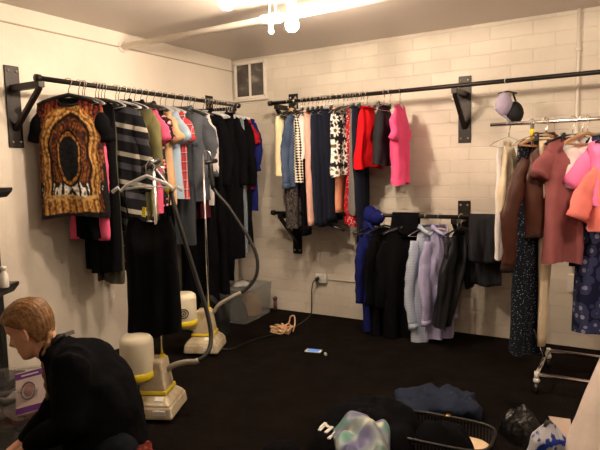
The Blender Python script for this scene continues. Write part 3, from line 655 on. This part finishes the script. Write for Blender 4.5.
S1 = Vector((1.175, -2.385, 0)); Z1 = R(25)
cam_h = Vector((math.cos(YAW), math.sin(YAW), 0)); dep = Vector((-math.sin(YAW), math.cos(YAW), 0))
def px_at(px, py, base, dd=0):        # a point at the base's distance (plus dd)
    D = (Vector(base)-CP).dot(fw)+dd; return atd(px, py, D)
h1 = [loc_of(px_at(a, b, S1, d), S1, Z1) for a, b, d in ((164,374,-.0),(172,366,-.03),(186,362,-.06),(197,361,-.08),(208,352,-.05),(211,336,0),(207,312,.02),(197,280,.03),(186,245,.02),(176,212,0),(171,192,0))]
steamer(S1, Z1, 'garment steamer with a milky bottle nearest the crouching woman', False, 1.40, h1, loc_of(px_at(150,162,S1), S1, Z1) and (Vector(loc_of(px_at(152,166,S1,.02), S1, Z1))-Vector(h1[-1])), (-.085, -.06))
S2 = Vector((.67, -1.37, 0)); Z2 = R(25)
h2 = [loc_of(px_at(a, b, S2, d), S2, Z2) for a, b, d in ((214,312,0),(220,304,-.02),(232,297,-.02),(246,289,0),(256,276,0),(257,258,0),(250,240,0),(240,224,0),(228,206,0),(219,196,0),(213,188,0))]
steamer(S2, Z2, 'garment steamer with a round black emblem on its bottle, standing behind the other', True, 1.52, h2, (-.05,0,.6), (-.13, -.09), False)
# hanger and black dress on the first steamer's pole
c_ = Vector((S1.x, S1.y, 0))-cam_h*.035+Vector((math.cos(Z1)*.03-math.sin(Z1)*.03, math.sin(Z1)*.03+math.cos(Z1)*.03, 0))
hz = zat(c_, 178); rz1 = R(30)
t = thing('steamer_hanger', 'clear plastic hanger fixed on top of the near steamer pole', 'hanger', (c_.x, c_.y, hz), rz1)
M().tube([(-.2,-.02,-.075),(-.165,-.02,-.05),(-.15,-.02,-.07),(-.11,-.02,-.035),(-.03,-.02,.0),(0,-.02,.012),(.03,-.02,.0),(.11,-.02,-.035),(.15,-.02,-.07),(.165,-.02,-.05),(.2,-.02,-.075)], .011, 10, ry=.007, ref=(0,1,0)).build('arm', CLEAR, t)
M().tube([(-.14,-.02,-.06),(-.05,-.02,-.05),(.05,-.02,-.05),(.14,-.02,-.06)], .007, 8).build('cross_bar', CLEAR, t)
M().tube([(0,-.02,.01),(0,-.02,.07),(.02,-.02,.1),(.05,-.02,.09)], .004, 8).build('hook', CHROME, t)
ztop = zat(c_, 217)-hz; zbot = zat(c_, 333)-hz
t = thing('long_black_dress', 'long black strappy dress hanging on the near steamer', 'dress', (c_.x, c_.y, hz), rz1)
bm, _ = body_mesh(.15, ztop, zbot, .05, .0, .55, .05, .03, [(0,.8),(.15,1),(.4,1.0),(1,1.06)], .01, 5, 77)
bm.build('dress_body', BLK, t)
for s in (-1, 1): M().tube([(s*.13,-.02,-.05),(s*.125,-.025,ztop*.6),(s*.11,-.03,ztop)], .004, 6).build('strap', BLK, t)
M().box((-.01,.03,ztop-.03), (.03,.003,.015)).build('neck_label', LGREY, t)
# tags
for px, py, mm, lb in ((144, 212, YEL, 'small yellow tag hanging under the olive shirt'),):
    P = px_at(px, py, S1, .25); tag(M().box((0,0,0), (.03,.004,.06), Matrix.Rotation(R(8),3,'Y')).build('hang_tag', mm, loc=P, smooth=False), lb, 'tag')
# black garment bag slumped against the wall
def lump(name, label, cat, C0, rx, ry_, h, m, rz=0, seed=0, rough_=.25, n=40, parts=None, pw=.7, colfn=None, group=None):
    def f(a, v):
        g = 2*math.pi*a; rr = 1+rough_*noise.noise(Vector((math.cos(g)*1.3+seed, math.sin(g)*1.3, 2.2)))
        x = math.cos(g)*v*rx*rr; y = math.sin(g)*v*ry_*rr
        z = h*(1-v**2.2)**pw*(1+.5*rough_*2*noise.noise(Vector((x*7/max(rx,.1)*.3+seed, y*7/max(rx,.1)*.3, 1)))) 
        z += h*rough_*.55*abs(noise.noise(Vector((x*12+seed, y*12, 5))))*(1-v**3)
        return (x, y, max(.0, z)+.004)
    o = M().grid(f, n, n//2, True).build(name, m, loc=C0, rot=(0,0,rz), colfn=colfn)
    return tag(o, label, cat, group)
P = at(222, 326, 'z', 0)
t = thing('tote_bag', 'black tote bag standing behind the emblem steamer by the plastic bin', 'bag', (.42,-.98,0), R(20))
bm, _ = body_mesh(.15, .44, .0, .09, .12, .3, .02, .02, [(0,.3),(.2,.65),(.6,1),(1,1.05)], .015, 3, 5)
bm.build('bag_body', BLK3, t); M().tube([(-.05,-.02,.41),(-.03,-.02,.5),(.03,-.02,.5),(.05,-.02,.41)], .008, 8).build('handle', BLK3, t)
# clear storage bin in the corner
GLASSP = mat('clear_bin_plastic', rgb(150,152,150), rough=.25, spec=.6, alpha=.32, var=.05)
def bin_(loc, rz, L_, W_, H_, label, fills, m=GLASSP):
    t = thing('storage_bin', label, 'bin', loc, rz)
    b = M(); th = .006
    b.taper(0, L_*.9, W_*.9, .006, L_*.9, W_*.9)
    for s in (-1, 1):
        b.add([(s*L_*.45,-W_*.45,0),(s*L_*.45,W_*.45,0),(s*L_*.5,W_*.5,H_),(s*L_*.5,-W_*.5,H_)], [(0,1,2,3)])
        b.add([(-L_*.45,s*W_*.45,0),(L_*.45,s*W_*.45,0),(L_*.5,s*W_*.5,H_),(-L_*.5,s*W_*.5,H_)], [(0,1,2,3)])
    b.build('bin_shell', m, t, smooth=False, thick=.004)
    M().tube([(-L_/2,-W_/2,H_),(L_/2,-W_/2,H_),(L_/2,W_/2,H_),(-L_/2,W_/2,H_)], .009, 8, closed=True).build('rim', m, t, smooth=False)
    return t
t = bin_((.32, -.40, 0), R(97), .52, .34, .30, 'clear plastic storage bin on the floor in the far corner', 0)
M().grid(lambda a, v: (-.26+.52*a, -.17+.34*v, .305+.006*math.sin(a*30)), 20, 4).build('lid', GLASSP, t, thick=.008)
for i, (x, y, rx, ry_, h, mm, lb) in enumerate(((.30,-.52,.13,.12,.2,SLATE,'grey clothes inside the corner bin'), (.32,-.3,.12,.11,.22,TAN,'tan clothes inside the corner bin'))):
    lump('folded_clothes', lb, 'clothes', (x,y,.01), rx, ry_, h, mm, seed=i+20)
# white plastic bag on the bin + bits by the corner
lump('crumpled_wrap', 'crumpled pale plastic wrap on the corner bin lid', 'plastic wrap', (.3,-.42,.312), .13, .09, .035, CLEAR, seed=31, rough_=.5)
P = at(274, 300, 'y', -.05); tag(M().tube([(0,0,0),(0,0,.1)], .018, 12, ).ball((0,0,.12), .024, 8).build('small_spray_bottle', mat('mauve_plastic', rgb(96,60,62), rough=.4), loc=(P.x+.02,-.06,0.0)), 'small dark bottle between the corner bin and the brick wall', 'bottle')
# ------------------------------------------------------------------ socket, cords, phone
t = thing('wall_socket', 'white power socket low on the brick wall with a black plug in it', 'socket', (.965,0,.36))
M().box((0,-.02,0), (.115,.04,.09)).build('socket_box', WPLAST, t, smooth=False, bevel=.006)
M().lathe([(.032,0),(.034,.006),(.024,.008),(.02,.002)], 20).build('socket_ring', WPLAST, t, rot=(R(90),0,0), loc=(-.025,-.04,0))
M().tube([(-.025,-.04,0),(-.025,-.075,-.005)], .017, 14).build('plug', BPLAST, t)
cp = curve([(.94,-.072,.355),(.915,-.09,.33),(.885,-.07,.24),(.87,-.05,.1),(.87,-.07,.012),(.93,-.3,.007),(.95,-.6,.007),(.86,-1.0,.007),(.84,-1.25,.007),(.78,-1.33,.02)], 8)
tag(M().tube(cp, .005, 8).build('power_cord', BPLAST), 'thin black power cord running from the wall socket to the floor', 'cord')
tag(M().tube([(1.03,-.008,.352),(1.65,-.008,.35),(2.2,-.008,.35)], .006, 8).build('surface_cable', WALLP), 'white cable fixed along the brick wall right of the socket', 'cable')
rnd = random.Random(4); c0 = at(284, 333, 'z', 0); pts = []
for i in range(44): pts.append((rnd.uniform(-.11,.08), rnd.uniform(-.075,.06), rnd.uniform(.008,.075)))
pts += [(.03,.02,.08),(.05,.03,.14),(.085,.035,.15),(.1,.02,.09),(.09,0,.02)]
tag(M().tube(curve(pts, 6), .0065, 8).build('tangled_cable', mat('cream_cable', rgb(214,176,140), rough=.5), loc=c0), 'tangled heap of cream cable on the black carpet', 'cable')
P = at(313.5, 351, 'z', .005)
t = thing('phone', 'phone with a lit blue screen lying on the carpet', 'phone', (P.x, P.y, 0), R(12))
M().box((0,0,.006), (.125,.065,.009)).build('phone_case', WPLAST, t, smooth=False, bevel=.003)
M().box((.0,0,.011), (.092,.054,.002)).build('screen', emis('phone_screen', rgb(86,130,200), .1), t, smooth=False)
P = at(325.5, 354, 'z', .01); tag(M().tube([(0,-.012,.01),(0,.012,.01)], .011, 12).build('earphone_case', WPLAST, loc=(P.x,P.y,0), rot=(0,0,R(40)), bevel=.002), 'tiny white cap lying next to the phone', 'cap')
# conduit at right
t = thing('electric_conduit', 'thin white conduit running down the brick wall at the right', 'conduit', (3.13,0,0))
M().tube([(0,-.014,.55),(0,-.014,2.5)], .011, 12).build('conduit_tube', WALLP, t)
M().tube([(0,-.014,2.2),(0,-.014,2.23)], .017, 12).build('clamp', WALLP, t)
M().box((0,-.03,.5), (.07,.06,.13)).build('junction_box', WALLP, t, smooth=False, bevel=.006)
# ------------------------------------------------------------------ black display shelf at left
t = thing('display_shelf', 'black shelf stand cut by the left edge', 'shelf', (.47,-2.85,0), YAW)
M().box((-.05,.0,.7), (.09,.06,1.4)).build('upright', BPLAST, t, smooth=False, bevel=.004)
M().box((-.07,0,.015), (.4,.34,.03)).build('foot', BPLAST, t, smooth=False, bevel=.006)
for z in (.22, .76, 1.31):
    M().taper(z-.035, .14, .2, z, .22, .26, (-.05,0), (-.07,0)).taper(z, .22, .26, z+.02, .22, .26, (-.07,0), (-.07,0)).build('shelf_board', BPLAST, t, smooth=False, bevel=.004)
P = atd(0, 276, 3.1); zz = .78
tag(M().lathe([(.022,0),(.024,.004),(.024,.07),(.014,.085),(.013,.1),(.016,.102),(.016,.118),(.002,.12)], 18).build('small_bottle', WPLAST, loc=Vector((.50,-2.83,zz))+cam_h*.015-dep*.06), 'small white bottle on the black display shelf', 'bottle')

# ------------------------------------------------------------------ bin and box beside the woman
C1 = Vector((.72,-3.07,0))
t = bin_(C1, R(42), .5, .36, .34, 'clear plastic bin full of packages in front of the crouching woman', 0, mat('thin_clear_plastic', rgb(170,172,170), rough=.2, spec=.7, alpha=.16))
b_ = C1
t = thing('product_box', 'white carton with purple bands standing in the clear bin', 'box', atd(34, 413, 2.80), YAW)
t.rotation_euler = (R(-30), R(-14), YAW)
M().box((0,0,.105), (.155,.05,.21)).build('carton', mat('white_carton', rgb(216,200,200), rough=.5), t, smooth=False, bevel=.002)
PUR = mat('purple_print', rgb(110,56,140), rough=.5)
for z in (.02, .19): M().box((0,0,z), (.157,.052,.03)).build('purple_band', PUR, t, smooth=False)
M().box((0,-.0262,.19), (.09,.001,.007)).build('box_lettering', WPLAST, t, smooth=False)
M().tube([(.035*math.cos(a)-.01,-.0265,.11+.042*math.sin(a)) for a in [2*math.pi*i/24 for i in range(24)]], .004, 6, closed=True).build('printed_oval', mat('grey_print', rgb(120,104,112)), t)
M().ball((-.01,-.024,.11), .026, 8, (1,.15,1.2)).build('printed_oval', mat('rose_print', rgb(176,130,128)), t)
rnd = random.Random(9)
mats_ = [mat('mauve_packet', rgb(186,150,164), rough=.4, spec=.5), mat('clear_packet', rgb(180,170,175), rough=.2, spec=.8), mat('rose_packet', rgb(140,84,78), rough=.4), mat('navy_packet', rgb(34,34,58), rough=.4), mat('black_packet', (.02,.02,.02), rough=.3)]
PK = ['mauve packet in the clear bin', 'shiny transparent packet in the clear bin', 'rose red packet in the clear bin', 'navy packet low in the clear bin', 'black pouch in the clear bin']
for i in range(30):
    k_ = i % 5; x, y = rnd.uniform(-.17,.17), rnd.uniform(-.11,.11); z = [.25,.26,.2,.10,.24][k_]+rnd.uniform(-.06,.02)
    cs, sn = math.cos(R(42)), math.sin(R(42))
    o = M().grid(lambda a, v: (.095*math.cos(6.283*a)*math.sin(math.pi*v)*(1+.2*math.sin(12.56*a)), .07*math.sin(6.283*a)*math.sin(math.pi*v), .022*math.cos(math.pi*v)+.01*math.sin(9*a)*math.sin(math.pi*v)), 16, 8, True).build('packet', mats_[k_], loc=(C1.x+x*cs-y*sn, C1.y+x*sn+y*cs, z), rot=(rnd.uniform(-.35,.35), rnd.uniform(-.35,.35), rnd.uniform(0,6)))
    tag(o, PK[k_], 'packet', PK[k_]+'s')
# ------------------------------------------------------------------ floor heaps in the foreground
P = at(366, 452, 'z', 0)
lump('black_clothes_heap', 'heap of black clothing on the carpet under the silver cloth', 'clothes', (P.x,P.y+.12,0), .27, .27, .2, BLK, seed=3, rz=YAW, rough_=.35)
def irid(v):
    n_ = noise.noise(Vector((v.x*14, v.y*14, 1))); g = noise.noise(Vector((v.x*9+5, v.y*9, 7)))
    a = Vector(rgb(138,150,150)); b = Vector(rgb(104,104,142)); c = Vector(rgb(86,156,140)); d = Vector(rgb(205,205,180))
    o = a.lerp(b, smooth(.5+g*1.8)).lerp(c, smooth((n_-.1)*3)*.7).lerp(d, smooth((g*n_*8)))
    return (max(0,o.x), max(0,o.y), max(0,o.z))
IR = mat('iridescent_cloth', (.5,.5,.5), rough=.5, metal=.1, spec=.4, pat='vcol', bump=(25, .5))
Q = at(362, 442, 'z', .15)
t = tag(M().grid(lambda a, v: ((a-.5)*(.22+.06*v), (v-.5)*.30, .075*(1-(2*a-1)**4)-.10*v*v*0+.02*math.sin(a*9+v*4)+.035*noise.noise(Vector((a*5,v*5,2)))+(.02 if v > .1 else 0)-.12*max(0,.45-v)), 40, 40).build('iridescent_top', IR, thick=.006, loc=(Q.x,Q.y,.115), rot=(0,0,YAW-R(4)), colfn=irid), 'iridescent silver blue top lying on the black heap', 'top')
Q = at(335, 438, 'z', .08)
t = thing('printed_black_shirt', 'black shirt with a white letter print crumpled left of the silver top', 'shirt', (Q.x,Q.y-.02,0), YAW)
M().grid(lambda a, v: (.13*math.cos(6.283*a)*v, .2*math.sin(6.283*a)*v, .13*(1-v**2.5)**.7*(1+.2*noise.noise(Vector((a*5,v*3,1))))+.004), 30, 14, True).build('shirt_body', BLK2, t)
for dx, dy, ang, l in ((-.045,.05,35,.05),(-.03,.03,-40,.035),(-.055,.02,35,.045),(-.02,-.02,38,.06),(.0,-.06,38,.09)):
    zq = .13*(1-math.hypot(dx/.13,dy/.2)**2.5)**.7+.012
    M().box((dx,dy,zq), (.018,l,.006), Matrix.Rotation(R(-ang),3,'Z') @ Matrix.Rotation(R(8),3,'X')).build('white_print', WHITEC, t, smooth=False, bevel=.002)
Q = at(436, 416, 'z', 0)
def jeans_heap():
    t = thing('crumpled_jeans', 'dark blue jeans crumpled on the carpet behind the open bag', 'jeans', (Q.x,Q.y,0), YAW-R(6))
    for s, oy in ((1,.05),(-1,-.04)):
        pts = curve([(-.21,oy*1.6+.02,.05),(-.08,oy*1.7,.075),(.05,oy*1.6-.01*s,.08),(.15,oy*1.2,.07),(.20,oy*.8,.045)], 6)
        M().tube(pts, [.07+.025*math.sin(i/len(pts)*3.14) for i in range(len(pts))], 16, ry=[.05+.010*math.sin(i) for i in range(len(pts))], ref=(0,0,1), wob=.45, seed=s+5).build('trouser_leg', NAVY2, t)
    M().tube([(.2,-.09,.03),(.225,0,.04),(.2,.09,.03)], .03, 10).build('waistband', NAVY2, t)
jeans_heap()
# open soft bag
Q = at(440, 452, 'z', 0)
lump('dark_clothes_bundle', 'dark clothes stuffed into the open suitcase', 'clothes', (Q.x+.02,Q.y-.0,.02), .16, .125, .13, BLK2, seed=41, rz=YAW-R(28))
t = thing('open_suitcase', 'open dark soft suitcase with a cream lining in the foreground', 'suitcase', (Q.x,Q.y,0), YAW-R(28))
def ringp(a, rx, ry_): 
    g = 2*math.pi*a; c, s = math.cos(g), math.sin(g); return rx*math.copysign(abs(c)**.5, c), ry_*math.copysign(abs(s)**.5, s)
GREYR = cloth('dark_ribbed_canvas', rgb(60,54,54), pat=stripes(60, [(0, rgb(20,18,19)), (.4, rgb(62,56,56)), (.8, rgb(20,18,19))], 'X'))
M().grid(lambda a, v: (*ringp(a, .24+.01*v, .15+.01*v), .002+.11*v), 60, 4, True).build('side_wall', GREYR, t, thick=.008)
M().grid(lambda a, v: (*ringp(a, .235*v, .145*v), .03+.02*noise.noise(Vector((a*4,v*6,0)))+.01), 40, 10, True).build('lining', cloth('cream_lining', rgb(222,196,160)), t)
M().tube([(*ringp(i/60, .25, .16), .115) for i in range(60)], .008, 8, closed=True).build('zip_rim', BPLAST, t)
M().box((.0,.165,.12), (.02,.035,.006)).build('zip_pull', mat('brass', rgb(190,150,80), rough=.35, metal=1), t)
P = at(282, 455, 'z', 0)
lump('small_black_bundle', 'small black bundle of cloth at the bottom edge left of the heap', 'clothes', (P.x,P.y,0), .11, .1, .06, BLK2, seed=8)
P = at(523, 436, 'z', 0)
t = lump('shiny_black_bag', 'shiny black plastic bag on the carpet left of the patterned one', 'bag', (P.x,P.y,0), .11, .14, .13, mat('glossy_black', (.006,.006,.006), rough=.3, spec=.4, bump=(30,1,.01)), seed=12, rough_=.4, rz=YAW)
def bluepat(v):
    g = math.hypot(v.x*1.2, v.z-.13); n_ = noise.noise(Vector((v.x*40, v.y*40, v.z*40)))
    if abs(g-.10) < .011 or abs(abs(v.x)-.05-.3*(v.z-.16)**2*9) < .009 and v.z < .2: return rgb(34,60,150)
    return rgb(40,56,120) if n_ > .28 else rgb(176,176,186)
Q = atd(549, 480, 2.45)
bm, _ = body_mesh(.11, .0, -.3, .06, .03, .2, .01, .01, [(0,.25),(.2,.7),(.6,1),(1,1.05)], .012, 3, 9, 50, 60)
tag(bm.build('patterned_pouch', cloth('blue_white_print', (1,1,1), pat='vcol'), loc=(Q.x,Q.y,zat(Q,420)), rot=(0,0,YAW+R(5)), colfn=lambda v: bluepat(v+Vector((0,0,.3)))), 'white pouch with blue scroll pattern beside the white plastic sack', 'pouch')
# white plastic sack at right
SACK = mat('white_poly_sack', rgb(228,214,204), rough=.35, spec=.4, var=.06, bump=(6, .5, .02))
C2 = atd(634, 440, 2.35)
z_ = .0; top = zat(C2, 290)
def sackf(a, v):
    g = 2*math.pi*a; w_ = interp([(0,.30),(.25,.27),(.5,.21),(.75,.14),(.92,.08),(1,.03)], v)
    n_ = 1+.10*noise.noise(Vector((math.cos(g)*1.6, math.sin(g)*1.6, v*2.4)))+.06*abs(math.cos(5*g+v*3))*v
    return (math.cos(g)*w_*n_+.05*v, math.sin(g)*w_*.8*n_, .003+v*top)
tag(M().grid(sackf, 60, 40, True).build('white_sack', SACK, loc=(C2.x,C2.y,0), rot=(0,0,YAW)), 'tall white plastic sack standing at the bottom right corner', 'sack')
Q = atd(561, 436, 2.5)
tag(M().add([(-.045,0,.085),(.05,0,.07),(.05,0,-.12),(.01,0,-.05)], [(0,1,2,3)]).build('paper_sheet', mat('white_paper', rgb(232,214,200), rough=.6), loc=Q, rot=(R(-20),0,YAW), smooth=False, thick=.003), 'white paper corner sticking out behind the white sack', 'paper')
# ------------------------------------------------------------------ crouching woman
PD = 2.32
PO = atd(112, 445, PD); PO.z = 0
def lp(px, py, dd=0):
    v = atd(px, py, PD+dd)-PO
    return Vector((v.dot(cam_h), v.dot(dep), v.z))
woman = thing('person', 'person with tied dark blonde hair and black top, crouching and reaching into a clear bin', 'person', PO, YAW)
SKIN = mat('skin', rgb(226,170,140), rough=.5, spec=.35, var=.05); SKIN.node_tree.nodes['Principled BSDF'].inputs['Subsurface Weight'].default_value = .12
SKIN.node_tree.nodes['Principled BSDF'].inputs['Subsurface Radius'].default_value = (.02,.008,.005)
HAIRM = mat('dark_blonde_hair', rgb(120,84,52), rough=.5, spec=.3, pat=marble(40, [(.3, rgb(96,66,40)), (.7, rgb(150,110,70))], 2), bump=(90, .6))
def limb(m, pts, rs, ry=None, caps=True):
    pts = [Vector(p) for p in pts]; n = 5; P_ = curve(pts, n); k = len(P_)
    def rr(tab, i):
        f_ = i/n; a = min(int(f_), len(tab)-2); return tab[a]+(tab[a+1]-tab[a])*(f_-a)
    r_ = [rr(rs, i) for i in range(k)]; y_ = [rr(ry or rs, i) for i in range(k)]
    m.tube(P_, r_, 20, ry=y_, ref=(0,1,0))
    if caps:
        m.ball(P_[0], r_[0], 12, (1, y_[0]/r_[0], 1)); m.ball(P_[-1], r_[-1], 12, (1, y_[-1]/r_[-1], 1))
def remesh(o, vox, it=6, fac=.5, disp=None):
    r_ = o.modifiers.new('r', 'REMESH'); r_.mode = 'VOXEL'; r_.voxel_size = vox; r_.use_smooth_shade = True
    s_ = o.modifiers.new('s', 'SMOOTH'); s_.iterations = it; s_.factor = fac
    if disp:
        tx = bpy.data.textures.new('folds', 'CLOUDS'); tx.noise_scale = disp[0]; tx.noise_depth = 2
        d_ = o.modifiers.new('d', 'DISPLACE'); d_.texture = tx; d_.strength = disp[1]; d_.mid_level = .5
        s2 = o.modifiers.new('s2', 'SMOOTH'); s2.iterations = 2
TAB = [(-.118,.066,.02,.015),(-.108,.084,.0,.032),(-.09,.088,-.03,.046),(-.06,.086,-.06,.057),(-.03,.086,-.082,.064),(0,.084,-.095,.071),(.03,.088,-.101,.074),(.06,.084,-.099,.073),(.085,.066,-.086,.062),(.105,.036,-.056,.040),(.115,.0,-.02,.014)]
def headpt(a, v, off=0):
    z = -.118+.233*v
    for A_, B_ in zip(TAB, TAB[1:]):
        if z <= B_[0]+1e-6: break
    q = smooth((z-A_[0])/(B_[0]-A_[0])) if False else (z-A_[0])/(B_[0]-A_[0])
    f_, b_, w_ = [A_[i]+(B_[i]-A_[i])*q for i in (1,2,3)]
    g = 2*math.pi*a; c, s = math.cos(g), math.sin(g)
    x = (f_+b_)/2+(f_-b_)/2*c; y = w_*s
    if off == 0 and c > 0:
        x += .034*math.exp(-(y/.013)**2)*max(0, 1-abs(z+.028)/.026 if z < -.028 else 1-(z+.028)/.042)*1.0
        x -= .010*math.exp(-((abs(y)-.030)/.014)**2-((z-.004)/.013)**2)
        x += .007*math.exp(-(y/.020)**2-((z+.070)/.011)**2)
        x += .006*math.exp(-(y/.018)**2-((z+.103)/.012)**2)
        x += .004*math.exp(-(y/.04)**2-((z-.026)/.010)**2)
    o = Vector((x, y, z))
    if off: o += Vector((o.x+.005, o.y, o.z)).normalized()*off
    return o
hf = Vector((-.90, .0, -.44)).normalized(); hu = Vector((-.44, 0, .90)).normalized(); hy = hu.cross(hf)
HC = lp(29.5, 328.5, -.02)
def H2(p, s=.95): return HC + (hf*p.x + hy*p.y + hu*p.z)*s
bm = M()
bm.grid(lambda a, v: H2(headpt(a, v)), 64, 60, True)
n_ = len(bm.v); bm.f += [tuple(range(n_-64*61, n_-64*60))[::-1], tuple(range(n_-64, n_))]
for s in (-1, 1):   # ears
    c = Vector((-.012, s*.072, -.012))
    bm.tube([H2(c+Vector((.013*math.cos(g)-.004*math.sin(g), s*.008*(1-math.cos(g)), .029*math.sin(g)))) for g in [6.283*i/16 for i in range(16)]], .0055, 8, closed=True)
    bm.ball(H2(c), .014, 8, (1,.6,1))
limb(bm, [H2(Vector((-.03,0,-.05))), lp(47,349,0), lp(62,352,0)], [.052,.050,.050])
tor = [lp(62,355), lp(80,368), lp(97,392), lp(107,420), lp(109,448)]
limb(bm, tor, [.045,.10,.11,.11,.12], [.07,.16,.14,.13,.16])
SHL, ELL, WRL = lp(72,366,-.15), lp(68,424,-.20), lp(30,445,-.15)
SHR, ELR, WRR = lp(74,364,.16), lp(52,416,.18), lp(24,440,.14)
hips = [lp(112,452,-.09), lp(112,452,.09)]
def foot(P_): return P_
for sh, el, wr, sd_ in ((SHL, ELL, WRL, -1), (SHR, ELR, WRR, 1)):
    limb(bm, [sh, (sh+el)/2, el], [.048,.044,.038]); limb(bm, [el, (el*.6+wr*.4), wr], [.038,.036,.025])
    d = (wr-el).normalized(); d = (d+Vector((-.25,0,-.15))).normalized(); sd2 = d.cross(Vector((0,0,1))).normalized(); nn = sd2.cross(d).normalized()
    palm = wr+d*.05
    for k_ in range(4):
        bm.tube([wr+sd2*(k_-1.5)*.010, wr+d*.045+sd2*(k_-1.5)*.019, wr+d*.09+sd2*(k_-1.5)*.021], [.014,.0125,.010], 10)
        L_ = [.062,.074,.068,.052][k_]; b0 = wr+d*.088+sd2*(k_-1.5)*.021; d1 = (d-nn*.25).normalized(); d2 = (d-nn*.8).normalized(); d3 = (d*.6-nn).normalized()
        p1 = b0+d1*L_*.45; p2 = p1+d2*L_*.32; p3 = p2+d3*L_*.25
        bm.tube([b0, p1, p2, p3], [.0095,.0088,.008,.006], 10); bm.ball(p3, .006, 8)
    t0 = wr+d*.02-sd2*.02*sd_*-1; o_ = sd2*(-1)*sd_*-1
    bm.tube([t0, t0+d*.03+o_*.022-nn*.008, t0+d*.055+o_*.030-nn*.018, t0+d*.075+o_*.030-nn*.03], [.014,.0115,.0095,.007], 10)
knees = [Vector((hips[0].x-.36, hips[0].y-.05, .12)), Vector((hips[1].x-.36, hips[1].y+.05, .13))]
anks = [Vector((hips[0].x+.03, hips[0].y-.04, .07)), Vector((hips[1].x+.03, hips[1].y+.04, .07))]
for h_, k_, a_ in zip(hips, knees, anks):
    limb(bm, [h_, (h_+k_)/2, k_], [.09,.075,.055]); limb(bm, [k_+Vector((0,0,-.03)), (k_+a_)/2, a_], [.05,.055,.035])
    limb(bm, [a_, a_+Vector((.06,0,-.02)), a_+Vector((.02,0,-.035))], [.035,.035,.03])
body = bm.build('body', SKIN, woman); remesh(body, .0045, 2)
# black top
sm_ = M()
limb(sm_, [lp(59,350,0), lp(78,366), lp(96,391), lp(105,420), lp(107,447)], [.062,.132,.150,.160,.160], [.10,.185,.18,.175,.185])
for sh, el, wr in ((SHL, ELL, WRL), (SHR, ELR, WRR)):
    limb(sm_, [tor[1]+(sh-tor[1])*.5, sh, (sh+el)/2, el], [.09,.078,.068,.060]); limb(sm_, [el, (el+wr)/2, wr+(el-wr)*.12], [.06,.054,.040])
top_ = sm_.build('black_top', BLK2, woman); remesh(top_, .011, 5, .5, (.09, .028))
M().tube([lp(47,352,-.045), lp(50,345,-.065), lp(58,338,-.06), lp(64,335,-.0), lp(60,339,.06), lp(50,347,.07)], .009, 10).build('neckline', BLK3, woman)
M().box((0,0,0), (.038,.004,.016), Matrix.Rotation(R(-18),3,'Y')).build('neck_label', LGREY, woman, smooth=False, loc=lp(70,333,-.085))
# jeans and patterned skirt edge
jm = M()
for h_, k_, a_ in zip(hips, knees, anks):
    limb(jm, [h_, (h_+k_)/2, k_], [.105,.09,.068]); limb(jm, [k_+Vector((0,0,-.03)), (k_+a_)/2, a_], [.06,.062,.045])
jo = jm.build('jeans', cloth('dark_indigo_denim', (.006,.007,.013)), woman); remesh(jo, .012, 4, .5, (.08, .014))
k_ = M(); limb(k_, [lp(122,462,-.1), lp(136,459,-.08), lp(143,452,-.02)], [.045,.05,.035], [.09,.09,.07]); 
so = k_.build('patterned_scarf', cloth('rust_print', rgb(130,48,30), pat=spots(40, rgb(84,26,18), rgb(140,74,48), .3, rgb(30,16,16))), woman); remesh(so, .01, 2, .5, (.04, .02))
# hair
hm = M(); NU, NV = 96, 70
pts = [[headpt(i/NU, j/NV, .011) for i in range(NU)] for j in range(NV+1)]
def hairy(p):
    if p.z > .098-(.085-p.x)*.85: return True
    return p.x < -.032 and p.z > -.075 + .2*(p.x+.1)
vs = [H2(pts[j][i]+Vector((0,0,0))+pts[j][i].normalized()*.0012*math.sin(pts[j][i].y*420+pts[j][i].x*60)) for j in range(NV+1) for i in range(NU)]
fs = []
for j in range(NV):
    for i in range(NU):
        q4 = (pts[j][i]+pts[j+1][(i+1) % NU])/2
        if hairy(q4): fs.append((j*NU+i, j*NU+(i+1) % NU, (j+1)*NU+(i+1) % NU, (j+1)*NU+i))
fs.append(tuple(NV*NU+i for i in range(NU)))
hm.add(vs, fs)
used = sorted({i for f in hm.f for i in f}); mp_ = {o: n for n, o in enumerate(used)}; hm.v = [hm.v[i] for i in used]; hm.f = [tuple(mp_[i] for i in f) for f in hm.f]
ho = hm.build('hair', HAIRM, woman, thick=.012)
tl = curve([lp(50,328,-.02), lp(49,338,-.06), lp(45,352,-.085), lp(44,368,-.09), lp(46,384,-.1), lp(48,400,-.1)], 6)
M().tube(tl, [.013-.007*i/len(tl)+.003*math.sin(i*1.6) for i in range(len(tl))], 12).build('ponytail', HAIRM, woman)
for s in (-1, 1):
    M().tube([H2(Vector((.070-abs(y)*10*abs(y)*1.0, s*(.030+y), .001-.004*math.cos(y*90)))) for y in (-.014,-.007,0,.007,.014)], .0016, 6).build('eyelashes', BLK3, woman)
    M().tube([H2(Vector((.080-abs(y)*14*abs(y), s*(.030+y), .024))) for y in (-.014,-.005,.005,.014)], .0022, 6).build('eyebrow', HAIRM, woman)
M().tube([H2(Vector((.090-abs(y)*22*abs(y), y, -.069-.1*abs(y)))) for y in (-.02,-.01,0,.01,.02)], .0036, 8, ry=.003).build('lips', mat('lips', rgb(190,96,86), rough=.4), woman)
# ------------------------------------------------------------------ output look
w = bpy.data.worlds.new('world'); sc.world = w; w.use_nodes = True
w.node_tree.nodes['Background'].inputs[0].default_value = (.02,.016,.013,1); w.node_tree.nodes['Background'].inputs[1].default_value = .2
vs_ = sc.view_settings; vs_.view_transform = 'Standard'; vs_.look = 'None'; vs_.gamma = 1; vs_.use_curve_mapping = False; vs_.exposure = 2.9
